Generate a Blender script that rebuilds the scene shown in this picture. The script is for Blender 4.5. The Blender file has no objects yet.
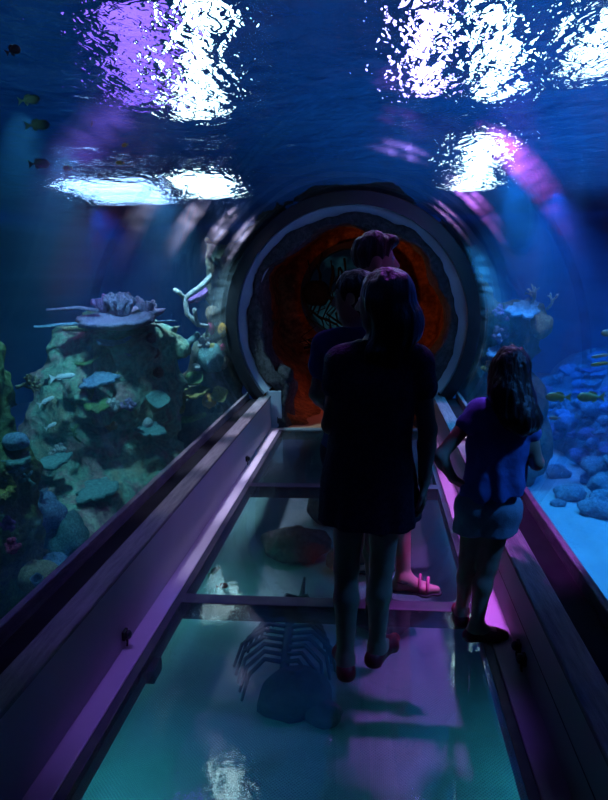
import bpy, bmesh, math, random
import numpy as np
from mathutils import Vector, Matrix
R = math.radians
PI = math.pi
scn = bpy.context.scene
COL = scn.collection
rnd = random.Random(7)

# ---------------------------------------------------------------- tagging
def tag(o, label=None, cat=None, group=None, kind=None):
    if label: o['label'] = label
    if cat: o['category'] = cat
    if group: o['group'] = group
    if kind: o['kind'] = kind
    return o

def empty(name, loc, label, cat, group=None, rz=0.0):
    o = bpy.data.objects.new(name, None)
    o.empty_display_size = 0.1
    o.location = loc
    o.rotation_euler = (0, 0, rz)
    COL.objects.link(o)
    return tag(o, label, cat, group)

def link_mesh(name, V, F, mat, parent=None, smooth=True, loc=None):
    me = bpy.data.meshes.new(name)
    me.from_pydata([tuple(map(float, v)) for v in V], [], [tuple(int(i) for i in f) for f in F])
    me.update()
    if smooth:
        me.polygons.foreach_set('use_smooth', [True] * len(me.polygons))
    me.materials.append(mat)
    o = bpy.data.objects.new(name, me)
    COL.objects.link(o)
    if parent is not None: o.parent = parent
    if loc is not None: o.location = loc
    return o

class MB:
    """collects shapes into one mesh"""
    def __init__(s): s.V = []; s.F = []
    def add(s, V, F):
        n = len(s.V); s.V += [tuple(map(float, v)) for v in V]; s.F += [tuple(int(i) + n for i in f) for f in F]; return s
    def box(s, x0, x1, y0, y1, z0, z1, b=0.0):
        if b > 0:
            bm = bmesh.new(); bmesh.ops.create_cube(bm, size=1.0)
            for v in bm.verts: v.co = Vector(((x0+x1)/2 + v.co.x*(x1-x0), (y0+y1)/2 + v.co.y*(y1-y0), (z0+z1)/2 + v.co.z*(z1-z0)))
            bmesh.ops.bevel(bm, geom=list(bm.edges), offset=b, segments=2, affect='EDGES', profile=0.5)
            bm.verts.index_update()
            V = [v.co[:] for v in bm.verts]; F = [[v.index for v in f.verts] for f in bm.faces]; bm.free()
            return s.add(V, F)
        V = [(x, y, z) for z in (z0, z1) for y in (y0, y1) for x in (x0, x1)]
        F = [(0,2,3,1),(4,5,7,6),(0,1,5,4),(2,6,7,3),(0,4,6,2),(1,3,7,5)]
        return s.add(V, F)
    def tube(s, pts, rad, n=8, cap=True):
        P = [Vector(p) for p in pts]; m = len(P)
        rad = [rad]*m if isinstance(rad, (int, float)) else list(rad)
        V = []; F = []
        up = Vector((0, 0, 1)); t0 = (P[1]-P[0]).normalized()
        if abs(t0.dot(up)) > 0.9: up = Vector((1, 0, 0))
        a = t0.cross(up).normalized()
        for i in range(m):
            t = (P[min(i+1, m-1)]-P[max(i-1, 0)]).normalized()
            a = (a - t*a.dot(t)).normalized(); b = t.cross(a)
            for k in range(n):
                q = 2*PI*k/n
                V.append(P[i] + (a*math.cos(q)+b*math.sin(q))*rad[i])
        for i in range(m-1):
            for k in range(n):
                F.append((i*n+k, i*n+(k+1) % n, (i+1)*n+(k+1) % n, (i+1)*n+k))
        if cap:
            V.append(P[0] - (P[1]-P[0]).normalized()*rad[0]*0.5); V.append(P[-1] + (P[-1]-P[-2]).normalized()*rad[-1]*0.6)
            for k in range(n):
                F.append((len(V)-2, (k+1) % n, k)); F.append((len(V)-1, (m-1)*n+k, (m-1)*n+(k+1) % n))
        return s.add(V, F)
    def ellipsoid(s, c, r, nu=14, nv=9, rz=0.0, noise=0.0, seed=0):
        rr = random.Random(seed); V = []; F = []
        ph = [rr.uniform(0, 6.28) for _ in range(6)]
        for j in range(nv+1):
            t = PI*j/nv
            for i in range(nu):
                p = 2*PI*i/nu
                k = 1 + noise*(math.sin(3*p+ph[0])*math.sin(2*t+ph[1]) + 0.6*math.sin(5*p+ph[2])*math.sin(4*t+ph[3]))
                x, y, z = r[0]*k*math.sin(t)*math.cos(p), r[1]*k*math.sin(t)*math.sin(p), r[2]*k*math.cos(t)
                V.append((c[0]+x*math.cos(rz)-y*math.sin(rz), c[1]+x*math.sin(rz)+y*math.cos(rz), c[2]+z))
        for j in range(nv):
            for i in range(nu):
                F.append((j*nu+i, (j+1)*nu+i, (j+1)*nu+(i+1) % nu, j*nu+(i+1) % nu))
        return s.add(V, F)
    def lathe(s, prof, n=48, axis='Y', c=(0, 0, 0), a0=0.0, a1=2*PI, closed_prof=True):
        """prof: list of (radius, along). revolved about axis through c"""
        full = abs(a1-a0-2*PI) < 1e-6; m = n if full else n+1; k = len(prof); V = []; F = []
        for i in range(m):
            q = a0+(a1-a0)*i/n
            for (r, h) in prof:
                if axis == 'Y': V.append((c[0]+r*math.cos(q), c[1]+h, c[2]+r*math.sin(q)))
                else: V.append((c[0]+r*math.cos(q), c[1]+r*math.sin(q), c[2]+h))
        kk = k if closed_prof else k-1
        for i in range(n):
            for j in range(kk):
                a, b = i*k+j, i*k+(j+1) % k
                a2, b2 = ((i+1) % m)*k+j, ((i+1) % m)*k+(j+1) % k
                F.append((a, b, b2, a2))
        if not full and closed_prof:
            F.append(tuple(range(k))[::-1]); F.append(tuple((m-1)*k+j for j in range(k)))
        return s.add(V, F)
    def prism(s, poly, y0, y1):
        """closed polygon in xz extruded along y"""
        n = len(poly)
        V = [(x, y0, z) for x, z in poly]+[(x, y1, z) for x, z in poly]
        F = [tuple(range(n)), tuple(range(2*n-1, n-1, -1))]+[(i, i+n, (i+1) % n+n, (i+1) % n) for i in range(n)]
        return s.add(V, F)
    def build(s, name, mat, parent=None, smooth=True, loc=None):
        return link_mesh(name, s.V, s.F, mat, parent, smooth, loc)

def autosmooth(o, ang=35):
    bm = bmesh.new(); bm.from_mesh(o.data)
    bmesh.ops.recalc_face_normals(bm, faces=list(bm.faces))
    for e in bm.edges:
        if len(e.link_faces) == 2 and e.calc_face_angle(0) > R(ang): e.smooth = False
    bm.to_mesh(o.data); bm.free()
    return o

# ---------------------------------------------------------------- numpy noise + implicit surfaces
_T = np.random.RandomState(5).rand(32, 32, 32).astype(np.float32)
def vnoise(x, y, z):
    xi, yi, zi = np.floor(x).astype(int), np.floor(y).astype(int), np.floor(z).astype(int)
    fx, fy, fz = x-xi, y-yi, z-zi
    fx, fy, fz = fx*fx*(3-2*fx), fy*fy*(3-2*fy), fz*fz*(3-2*fz)
    g = lambda a, b, c: _T[(xi+a) & 31, (yi+b) & 31, (zi+c) & 31]
    l = lambda a, b, t: a+(b-a)*t
    return l(l(l(g(0,0,0), g(1,0,0), fx), l(g(0,1,0), g(1,1,0), fx), fy),
             l(l(g(0,0,1), g(1,0,1), fx), l(g(0,1,1), g(1,1,1), fx), fy), fz)*2-1
def fbm(x, y, z, o=4):
    s = 0; a = 1.0
    for i in range(o):
        s = s+a*vnoise(x*2**i+i*7.3, y*2**i+i*3.1, z*2**i+i*5.7); a *= 0.5
    return s

class SDF:
    def __init__(s, lo, hi, h):
        s.h = h; s.lo = np.array(lo, float); n = np.ceil((np.array(hi)-s.lo)/h).astype(int)+1; s.n = n
        ax = [(s.lo[i]+h*np.arange(n[i])).astype(np.float32) for i in range(3)]
        s.X, s.Y, s.Z = np.meshgrid(*ax, indexing='ij')
        s.D = np.full(tuple(n), 0.5, np.float32)
    def _win(s, lo, hi, m):
        a = np.clip(np.floor((np.array(lo)-m-s.lo)/s.h).astype(int), 0, s.n)
        b = np.clip(np.ceil((np.array(hi)+m-s.lo)/s.h).astype(int)+1, 0, s.n)
        return tuple(slice(a[i], b[i]) for i in range(3))
    def _mix(s, w, d, k, op):
        D = s.D[w]
        if op == 'u':
            if k > 0:
                hh = np.maximum(k-np.abs(D-d), 0)/k; s.D[w] = np.minimum(D, d)-hh*hh*k*0.25
            else: s.D[w] = np.minimum(D, d)
        else:
            d = -d
            if k > 0:
                hh = np.maximum(k-np.abs(D-d), 0)/k; s.D[w] = np.maximum(D, d)+hh*hh*k*0.25
            else: s.D[w] = np.maximum(D, d)
    def cone(s, a, b, ra, rb, k=0.02, op='u'):
        a = np.array(a, float); b = np.array(b, float); m = max(ra, rb)+k+3*s.h
        w = s._win(np.minimum(a, b), np.maximum(a, b), m)
        x, y, z = s.X[w]-a[0], s.Y[w]-a[1], s.Z[w]-a[2]; v = b-a
        t = np.clip((x*v[0]+y*v[1]+z*v[2])/max(v@v, 1e-9), 0, 1)
        d = np.sqrt((x-t*v[0])**2+(y-t*v[1])**2+(z-t*v[2])**2)-(ra+(rb-ra)*t)
        s._mix(w, d, k, op); return s
    def chain(s, pts, rad, k=0.02, op='u'):
        for i in range(len(pts)-1): s.cone(pts[i], pts[i+1], rad[i], rad[i+1], k, op)
        return s
    def ell(s, c, r, k=0.02, rot=None, op='u'):
        c = np.array(c, float); r = np.array(r, float); M = np.array(rot) if rot is not None else np.eye(3)
        m = max(r)+k+3*s.h; w = s._win(c, c, m)
        x, y, z = s.X[w]-c[0], s.Y[w]-c[1], s.Z[w]-c[2]
        p = [(x*M[0][i]+y*M[1][i]+z*M[2][i])/r[i] for i in range(3)]   # columns of M are local axes
        q = [pp/r[i] for i, pp in enumerate(p)]
        k0 = np.sqrt(p[0]**2+p[1]**2+p[2]**2); k1 = np.sqrt(q[0]**2+q[1]**2+q[2]**2)+1e-6
        s._mix(w, k0*(k0-1)/k1, k, op); return s
    def field(s, d, k=0.0, op='u'):
        s._mix((slice(None),)*3, d.astype(np.float32), k, op); return s
    def cut_plane(s, p, n):
        """remove everything on the side the normal points to"""
        p = np.array(p, float); n = np.array(n, float); n /= np.linalg.norm(n)
        s.D = np.maximum(s.D, ((s.X-p[0])*n[0]+(s.Y-p[1])*n[1]+(s.Z-p[2])*n[2]).astype(np.float32)); return s
    def noise(s, amp, freq, o=3, st=(1, 1, 1)):
        s.D = s.D+(amp*fbm(s.X*freq*st[0]+11, s.Y*freq*st[1]+5, s.Z*freq*st[2]+3, o)).astype(np.float32); return s
    def mesh(s, name, mat, parent=None, loc=None):
        D = s.D.copy()
        for ax in range(3):     # keep closed at the border
            sl = [slice(None)]*3
            for e in (0, -1):
                sl[ax] = e; D[tuple(sl)] = np.maximum(D[tuple(sl)], s.h*0.5); 
        n = s.n; inside = D < 0
        acc = np.zeros(tuple(n-1)+(3,), np.float32); cnt = np.zeros(tuple(n-1), np.int16)
        c8 = [(i, j, k) for i in (0, 1) for j in (0, 1) for k in (0, 1)]
        S = lambda c: tuple(slice(c[i], n[i]-1+c[i]) for i in range(3))
        for a in c8:
            for ax in range(3):
                if a[ax]: continue
                b = list(a); b[ax] = 1; b = tuple(b)
                da, db = D[S(a)], D[S(b)]
                cr = (da < 0) != (db < 0)
                t = np.where(cr, da/np.where(cr, da-db, 1), 0)
                for i in range(3):
                    acc[..., i] += np.where(cr, a[i]+(t if i == ax else 0), 0)
                cnt += cr
        act = cnt > 0
        idx = np.full(act.shape, -1, np.int64); idx[act] = np.arange(act.sum())
        cell = np.argwhere(act)
        V = (cell+acc[act]/cnt[act][:, None])*s.h+s.lo
        F = []
        for ax in range(3):
            u, v = (ax+1) % 3, (ax+2) % 3
            sl0 = [slice(1, -1)]*3; sl1 = [slice(1, -1)]*3
            sl0[ax] = slice(0, -1); sl1[ax] = slice(1, None)
            A = inside[tuple(sl0)]; B = inside[tuple(sl1)]
            for flip, msk in ((False, A & ~B), (True, B & ~A)):
                e = np.argwhere(msk)
                if not len(e): continue
                base = e.copy(); 
                for q in range(3):
                    if q != ax: base[:, q] += 1
                def at(du, dv):
                    p = base.copy(); p[:, u] += du; p[:, v] += dv
                    return idx[p[:, 0], p[:, 1], p[:, 2]]
                q = np.stack([at(-1, -1), at(0, -1), at(0, 0), at(-1, 0)], 1)
                F.append(q[:, ::-1] if flip else q)
        F = np.concatenate(F)
        if loc is not None: V = V-np.array(loc)
        me = bpy.data.meshes.new(name)
        me.vertices.add(len(V)); me.vertices.foreach_set('co', V.astype(np.float32).ravel())
        me.loops.add(len(F)*4); me.loops.foreach_set('vertex_index', F.astype(np.int32).ravel())
        me.polygons.add(len(F)); me.polygons.foreach_set('loop_start', np.arange(0, len(F)*4, 4, dtype=np.int32))
        me.polygons.foreach_set('use_smooth', np.ones(len(F), bool))
        me.update(calc_edges=True); me.validate()
        me.materials.append(mat)
        o = bpy.data.objects.new(name, me); COL.objects.link(o)
        if parent is not None: o.parent = parent
        if loc is not None and parent is None: o.location = loc
        return o

# ---------------------------------------------------------------- materials
def newmat(name):
    m = bpy.data.materials.new(name); m.use_nodes = True
    nt = m.node_tree; nt.nodes.clear()
    out = nt.nodes.new('ShaderNodeOutputMaterial')
    return m, nt, out
def N(nt, t, **kw):
    n = nt.nodes.new(t)
    for k, v in kw.items():
        if k.startswith('i_'): n.inputs[k[2:].replace('_', ' ')].default_value = v
        else: setattr(n, k, v)
    return n
def rgba(c): return (c[0], c[1], c[2], 1.0)
def solid(name, c1, c2=None, scale=6.0, rough=0.6, metal=0.0, bump=0.0, bscale=None, detail=4.0, spec=0.5, stretch=(1, 1, 1)):
    m, nt, out = newmat(name)
    b = N(nt, 'ShaderNodeBsdfPrincipled'); b.inputs['Roughness'].default_value = rough; b.inputs['Metallic'].default_value = metal
    b.inputs['Specular IOR Level'].default_value = spec
    tc = N(nt, 'ShaderNodeTexCoord'); mp = N(nt, 'ShaderNodeMapping'); mp.inputs['Scale'].default_value = stretch
    nt.links.new(tc.outputs['Object'], mp.inputs['Vector'])
    nz = N(nt, 'ShaderNodeTexNoise'); nz.inputs['Scale'].default_value = scale; nz.inputs['Detail'].default_value = detail
    nt.links.new(mp.outputs[0], nz.inputs['Vector'])
    rp = N(nt, 'ShaderNodeValToRGB'); rp.color_ramp.elements[0].color = rgba(c1); rp.color_ramp.elements[1].color = rgba(c2 or c1)
    rp.color_ramp.elements[0].position = 0.35; rp.color_ramp.elements[1].position = 0.65
    nt.links.new(nz.outputs['Fac'], rp.inputs['Fac']); nt.links.new(rp.outputs[0], b.inputs['Base Color'])
    if bump:
        n2 = N(nt, 'ShaderNodeTexNoise'); n2.inputs['Scale'].default_value = bscale or scale*3; n2.inputs['Detail'].default_value = 6
        nt.links.new(mp.outputs[0], n2.inputs['Vector'])
        bp = N(nt, 'ShaderNodeBump'); bp.inputs['Strength'].default_value = bump; bp.inputs['Distance'].default_value = 0.03
        nt.links.new(n2.outputs['Fac'], bp.inputs['Height']); nt.links.new(bp.outputs[0], b.inputs['Normal'])
    nt.links.new(b.outputs[0], out.inputs['Surface'])
    return m
def rock_mat(name, cols, scale=2.2, bump=0.8):
    """mottled encrusted rock: several colours in noise patches"""
    m, nt, out = newmat(name)
    b = N(nt, 'ShaderNodeBsdfPrincipled'); b.inputs['Roughness'].default_value = 0.9; b.inputs['Specular IOR Level'].default_value = 0.15
    tc = N(nt, 'ShaderNodeTexCoord')
    nz = N(nt, 'ShaderNodeTexNoise'); nz.inputs['Scale'].default_value = scale; nz.inputs['Detail'].default_value = 7; nz.inputs['Roughness'].default_value = 0.65
    nt.links.new(tc.outputs['Object'], nz.inputs['Vector'])
    rp = N(nt, 'ShaderNodeValToRGB'); cr = rp.color_ramp
    while len(cr.elements) < len(cols): cr.elements.new(0.5)
    for i, c in enumerate(cols):
        cr.elements[i].position = 0.28+0.44*i/(len(cols)-1); cr.elements[i].color = rgba(c)
    nt.links.new(nz.outputs['Fac'], rp.inputs['Fac'])
    n2 = N(nt, 'ShaderNodeTexNoise'); n2.inputs['Scale'].default_value = scale*7; n2.inputs['Detail'].default_value = 8; n2.inputs['Roughness'].default_value = 0.7
    nt.links.new(tc.outputs['Object'], n2.inputs['Vector'])
    mx = N(nt, 'ShaderNodeMix', data_type='RGBA', blend_type='MULTIPLY'); mx.inputs['Factor'].default_value = 0.75
    r2 = N(nt, 'ShaderNodeValToRGB'); r2.color_ramp.elements[0].position = 0.36; r2.color_ramp.elements[0].color = (.22, .22, .22, 1); r2.color_ramp.elements[1].position = 0.62  # crevice shade put into the colour: hollows of the bump go darker
    nt.links.new(n2.outputs['Fac'], r2.inputs['Fac'])
    nt.links.new(rp.outputs[0], mx.inputs['A']); nt.links.new(r2.outputs[0], mx.inputs['B'])
    nt.links.new(mx.outputs['Result'], b.inputs['Base Color'])
    bp = N(nt, 'ShaderNodeBump'); bp.inputs['Strength'].default_value = bump; bp.inputs['Distance'].default_value = 0.05
    nt.links.new(n2.outputs['Fac'], bp.inputs['Height']); nt.links.new(bp.outputs[0], b.inputs['Normal'])
    nt.links.new(b.outputs[0], out.inputs['Surface'])
    return m
def emis(name, c, s):
    m, nt, out = newmat(name); e = N(nt, 'ShaderNodeEmission'); e.inputs['Color'].default_value = rgba(c); e.inputs['Strength'].default_value = s
    nt.links.new(e.outputs[0], out.inputs['Surface']); return m
def schlick(nt, f0, amount):
    lw = N(nt, 'ShaderNodeLayerWeight'); lw.inputs['Blend'].default_value = 0.5
    pw = N(nt, 'ShaderNodeMath', operation='POWER'); pw.inputs[1].default_value = 5.0; nt.links.new(lw.outputs['Facing'], pw.inputs[0])
    ma = N(nt, 'ShaderNodeMath', operation='MULTIPLY_ADD'); ma.inputs[1].default_value = amount; ma.inputs[2].default_value = f0
    nt.links.new(pw.outputs[0], ma.inputs[0]); return ma
def acrylic_mat():
    m, nt, out = newmat('clear_acrylic')
    tr = N(nt, 'ShaderNodeBsdfTransparent'); tr.inputs['Color'].default_value = (.93, .96, .98, 1)
    gl = N(nt, 'ShaderNodeBsdfGlossy'); gl.inputs['Roughness'].default_value = 0.02; gl.inputs['Color'].default_value = (.8, .9, 1, 1)
    fr = schlick(nt, .008, .5)
    mx = N(nt, 'ShaderNodeMixShader')
    nt.links.new(fr.outputs[0], mx.inputs[0]); nt.links.new(tr.outputs[0], mx.inputs[1]); nt.links.new(gl.outputs[0], mx.inputs[2])
    # streaky dust film, added so the acrylic glows where the lamps hit it
    tl = N(nt, 'ShaderNodeBsdfTranslucent'); tl.inputs['Color'].default_value = (.7, .8, .9, 1)
    tc = N(nt, 'ShaderNodeTexCoord'); mp = N(nt, 'ShaderNodeMapping'); mp.inputs['Scale'].default_value = (14, .5, 14)
    nz = N(nt, 'ShaderNodeTexNoise'); nz.inputs['Scale'].default_value = 1.0; nz.inputs['Detail'].default_value = 5
    nt.links.new(tc.outputs['Object'], mp.inputs[0]); nt.links.new(mp.outputs[0], nz.inputs['Vector'])
    rp = N(nt, 'ShaderNodeMapRange'); rp.inputs['From Min'].default_value = 0.35; rp.inputs['From Max'].default_value = 0.75
    rp.inputs['To Min'].default_value = 0.006; rp.inputs['To Max'].default_value = 0.09
    nt.links.new(nz.outputs['Fac'], rp.inputs['Value'])
    m2 = N(nt, 'ShaderNodeMixShader'); nt.links.new(rp.outputs[0], m2.inputs[0]); nt.links.new(mx.outputs[0], m2.inputs[1]); nt.links.new(tl.outputs[0], m2.inputs[2])
    nt.links.new(m2.outputs[0], out.inputs['Surface']); return m
def floor_glass_mat():
    m, nt, out = newmat('dotted_floor_glass')
    tr = N(nt, 'ShaderNodeBsdfTransparent'); tr.inputs['Color'].default_value = (.82, .93, .93, 1)
    gl = N(nt, 'ShaderNodeBsdfGlossy'); gl.inputs['Roughness'].default_value = 0.008
    fr = schlick(nt, .075, .85)
    tc = N(nt, 'ShaderNodeTexCoord')
    nb = N(nt, 'ShaderNodeTexNoise'); nb.inputs['Scale'].default_value = 9; nb.inputs['Detail'].default_value = 3
    nt.links.new(tc.outputs['Object'], nb.inputs['Vector'])
    bp = N(nt, 'ShaderNodeBump'); bp.inputs['Strength'].default_value = 0.04; bp.inputs['Distance'].default_value = 0.02
    nt.links.new(nb.outputs['Fac'], bp.inputs['Height']); nt.links.new(bp.outputs[0], gl.inputs['Normal'])
    mx = N(nt, 'ShaderNodeMixShader')
    nt.links.new(fr.outputs[0], mx.inputs[0]); nt.links.new(tr.outputs[0], mx.inputs[1]); nt.links.new(gl.outputs[0], mx.inputs[2])
    # anti-slip dots, printed in a 9 mm grid
    mp = N(nt, 'ShaderNodeMapping'); mp.inputs['Scale'].default_value = (110, 110, 110); mp.inputs['Rotation'].default_value = (0, 0, R(45))
    fr2 = N(nt, 'ShaderNodeVectorMath', operation='FRACTION'); nt.links.new(tc.outputs['Object'], mp.inputs[0]); nt.links.new(mp.outputs[0], fr2.inputs[0])
    sb = N(nt, 'ShaderNodeVectorMath', operation='SUBTRACT'); sb.inputs[1].default_value = (.5, .5, 0); nt.links.new(fr2.outputs[0], sb.inputs[0])
    fl = N(nt, 'ShaderNodeVectorMath', operation='MULTIPLY'); fl.inputs[1].default_value = (1, 1, 0); nt.links.new(sb.outputs[0], fl.inputs[0])
    ln = N(nt, 'ShaderNodeVectorMath', operation='LENGTH'); nt.links.new(fl.outputs[0], ln.inputs[0])
    lt = N(nt, 'ShaderNodeMath', operation='LESS_THAN'); lt.inputs[1].default_value = 0.3; nt.links.new(ln.outputs['Value'], lt.inputs[0])
    mu = N(nt, 'ShaderNodeMath', operation='MULTIPLY'); mu.inputs[1].default_value = 0.12; nt.links.new(lt.outputs[0], mu.inputs[0])
    df = N(nt, 'ShaderNodeBsdfDiffuse'); df.inputs['Color'].default_value = (.35, .42, .45, 1)
    tl = N(nt, 'ShaderNodeBsdfTranslucent'); tl.inputs['Color'].default_value = (.5, .55, .55, 1)
    ad = N(nt, 'ShaderNodeMixShader'); ad.inputs[0].default_value = 0.5; nt.links.new(df.outputs[0], ad.inputs[1]); nt.links.new(tl.outputs[0], ad.inputs[2])
    m2 = N(nt, 'ShaderNodeMixShader'); nt.links.new(mu.outputs[0], m2.inputs[0]); nt.links.new(mx.outputs[0], m2.inputs[1]); nt.links.new(ad.outputs[0], m2.inputs[2])
    nt.links.new(m2.outputs[0], out.inputs['Surface']); return m
def water_surface_mat():
    m, nt, out = newmat('rippled_water_surface')
    g = N(nt, 'ShaderNodeBsdfGlass'); g.inputs['IOR'].default_value = 1.33; g.inputs['Roughness'].default_value = 0.0
    g.inputs['Color'].default_value = (.85, .95, 1, 1)
    tc = N(nt, 'ShaderNodeTexCoord')
    def nz(sc, det, st=(1, 1, 1)):
        mp = N(nt, 'ShaderNodeMapping'); mp.inputs['Scale'].default_value = st; nt.links.new(tc.outputs['Object'], mp.inputs[0])
        n = N(nt, 'ShaderNodeTexNoise'); n.inputs['Scale'].default_value = sc; n.inputs['Detail'].default_value = det; n.inputs['Distortion'].default_value = 0.6
        nt.links.new(mp.outputs[0], n.inputs['Vector']); return n
    a = nz(17.0, 2.0, (1, .7, 1)); b = nz(3.4, 1.0, (1, .8, 1))
    ad = N(nt, 'ShaderNodeMath', operation='MULTIPLY_ADD'); ad.inputs[1].default_value = 2.6
    nt.links.new(b.outputs['Fac'], ad.inputs[0]); nt.links.new(a.outputs['Fac'], ad.inputs[2])
    bp = N(nt, 'ShaderNodeBump'); bp.inputs['Strength'].default_value = 1.0; bp.inputs['Distance'].default_value = RIPPLE
    nt.links.new(ad.outputs[0], bp.inputs['Height']); nt.links.new(bp.outputs[0], g.inputs['Normal'])
    nt.links.new(g.outputs[0], out.inputs['Surface']); return m
RIPPLE = 0.0135
def water_mat(dens, col, absorb):
    m, nt, out = newmat('hazy_blue_water')
    v = N(nt, 'ShaderNodeVolumeScatter'); v.inputs['Color'].default_value = rgba(col); v.inputs['Density'].default_value = dens; v.inputs['Anisotropy'].default_value = 0.2
    a = N(nt, 'ShaderNodeVolumeAbsorption'); a.inputs['Color'].default_value = (.1, .55, .9, 1); a.inputs['Density'].default_value = absorb
    ad = N(nt, 'ShaderNodeAddShader'); nt.links.new(v.outputs[0], ad.inputs[0]); nt.links.new(a.outputs[0], ad.inputs[1])
    nt.links.new(ad.outputs[0], out.inputs['Volume']); return m

M = dict(
    panel=solid('painted_kerb_panel', (.46, .44, .47), (.42, .40, .44), 3, .45, bump=.03, spec=.4),
    strip=solid('pale_kerb_strip', (.66, .64, .68), (.6, .58, .62), 5, .4),
    plank=solid('weathered_plank', (.07, .07, .08), (.15, .145, .15), 8, .55, bump=.35, bscale=30, stretch=(6, .6, 6)),
    trough=solid('dark_wet_metal', (.005, .005, .007), (.010, .010, .013), 6, .7, spec=.05),
    rim=solid('stone_sill_rim', (.08, .08, .09), (.16, .155, .16), 10, .6, bump=.3, stretch=(3, .7, 3)),
    steel=solid('dark_floor_steel', (.03, .035, .05), (.05, .055, .07), 12, .5),
    steel_l=solid('bright_threshold_metal', (.5, .5, .53), (.45, .45, .48), 12, .35, metal=.6),
    ring=solid('dark_ring_metal', (.008, .009, .012), (.016, .016, .02), 8, .35, spec=.5),
    reveal=solid('pale_portal_plaster', (.46, .48, .54), (.36, .38, .43), 3, .7, bump=.1),
    portal_rock=rock_mat('grey_portal_rock', [(.06, .055, .06), (.14, .125, .13), (.08, .075, .08), (.19, .17, .17)], 3.5, .9),
    cave=rock_mat('sandstone_cave', [(.10, .03, .01), (.42, .15, .05), (.16, .05, .02), (.55, .24, .09)], 2.2, .7),
    cavefloor=solid('red_sand_floor', (.50, .22, .12), (.40, .16, .09), 5, .9, bump=.2),
    black=solid('black_plastic', (.008, .008, .01), (.012, .012, .014), 20, .4),
    tankwall=solid('blue_tank_paint', (.01, .07, .28), (.012, .09, .34), .6, .9, spec=.1),
    ceil=solid('dark_plant_room', (.02, .03, .06), (.03, .05, .09), .5, .95, spec=.1),
    sand=solid('pale_sand', (.40, .40, .37), (.31, .33, .32), 2.2, .95, bump=.25, bscale=14, spec=.1),
    acrylic=acrylic_mat(), fglass=floor_glass_mat(), surf=water_surface_mat(),
    rock=rock_mat('encrusted_reef_rock', [(.10, .20, .16), (.40, .36, .24), (.24, .44, .32), (.46, .24, .24), (.55, .56, .42)], 2.6, 1.0),
    rockgreen=rock_mat('mossy_reef_rock', [(.05, .09, .04), (.18, .24, .10), (.09, .15, .07), (.26, .30, .14)], 4.0, .9),
    rockdark=rock_mat('dark_reef_rock', [(.06, .06, .06), (.18, .15, .11), (.12, .17, .13), (.22, .17, .13)], 2.4, .9),  # reef rock of its own darker tones
    rubble=rock_mat('coral_rubble', [(.16, .18, .20), (.34, .36, .38), (.22, .24, .28), (.42, .42, .44)], 5, .8),
)
def coral_mat(name, c, c2=None): return solid(name, c, c2 or tuple(min(1, x*1.5) for x in c), 18, .85, bump=.5, bscale=60, spec=.15)
def crust(name, c):
    k = lambda f: tuple(min(1, x*f) for x in c)
    return rock_mat(name, [k(.55), k(1.1), k(.8), k(1.6)], 9, .8)
CM = dict(white=crust('pale_coral', (.50, .52, .52)), yellow=crust('yellow_coral', (.46, .40, .12)), orange=crust('orange_sponge', (.70, .30, .05)),
          purple=crust('purple_coral', (.34, .14, .40)), lilac=crust('lilac_coral', (.34, .25, .46)), pink=crust('crimson_sponge', (.60, .06, .16)),
          cyan=crust('blue_green_coral', (.17, .36, .35)), green=crust('green_coral', (.16, .30, .11)), tan=crust('tan_coral', (.44, .36, .24)),
          brown=crust('brown_coral', (.26, .17, .12)), blue=crust('pale_blue_coral', (.24, .40, .62)))
FM = dict(teal=solid('dull_teal_fish_skin', (.30, .50, .42), (.35, .55, .45), 14, .6), green=solid('olive_fish_skin', (.22, .32, .14), (.34, .42, .18), 14, .4), silver=solid('silver_fish_skin', (.5, .55, .6), (.65, .7, .75), 14, .3),
          yellow=solid('yellow_fish_skin', (.6, .5, .12), (.5, .45, .2), 14, .4), red=solid('red_fish_skin', (.6, .06, .03), (.5, .1, .05), 14, .4),
          pale=solid('pale_fish_skin', (.45, .5, .6), (.35, .4, .5), 14, .4), eye=solid('fish_eye', (.01, .01, .01), None, 5, .2))

# ================================================================ SETTING
CZ = 1.11; RT = 1.29; Y0 = -1.2; YE = 6.55
# --- floor frame
f = MB()
for yb in (1.11, 2.92, 4.72): f.box(-.7385, .7385, yb-.045, yb+.045, -.09, .004, .004)
for sx in (-1, 1): f.box(sx*.7385-.02, sx*.7385+.02, 1.0, YE, -.09, .003, .003)
f.box(-.7385, .7385, 6.47, 6.52, -.09, .002)
o = f.build('floor', M['steel'], smooth=False); tag(o, kind='structure')
o = MB().box(-.76, .76, 6.52, 6.60, -.09, .008, .003).build('trim_1', M['steel_l'], smooth=False); tag(o, kind='structure')
o = MB().box(-.86, .86, Y0, 1.065, -.12, 0).build('floor_entry', M['steel'], smooth=False); tag(o, kind='structure')
pl = [(1.155, 2.875, 'glass floor panel nearest the camera, with lamp reflections, in front of the heavy crossbar'),
      (2.965, 4.675, 'middle glass floor panel between the two dark crossbars'),
      (4.765, 6.47, 'farthest glass floor panel, ending at the threshold of the red cave')]
for y0, y1, lb in pl:
    o = MB().box(-.7185, .7185, y0, y1, -.03, 0).build('glass_floor_panel', M['fglass'], smooth=False, loc=(0, 0, 0)); tag(o, lb, 'floor panel', 'glass floor panels')
# little support block under the glass at left
o = MB().box(-.78, -.685, 2.36, 2.47, -.10, -.035, .008).build('support_bracket', M['black'], smooth=False)
tag(o, 'dark support bracket under the left edge of the nearest glass floor panel', 'bracket')
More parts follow.
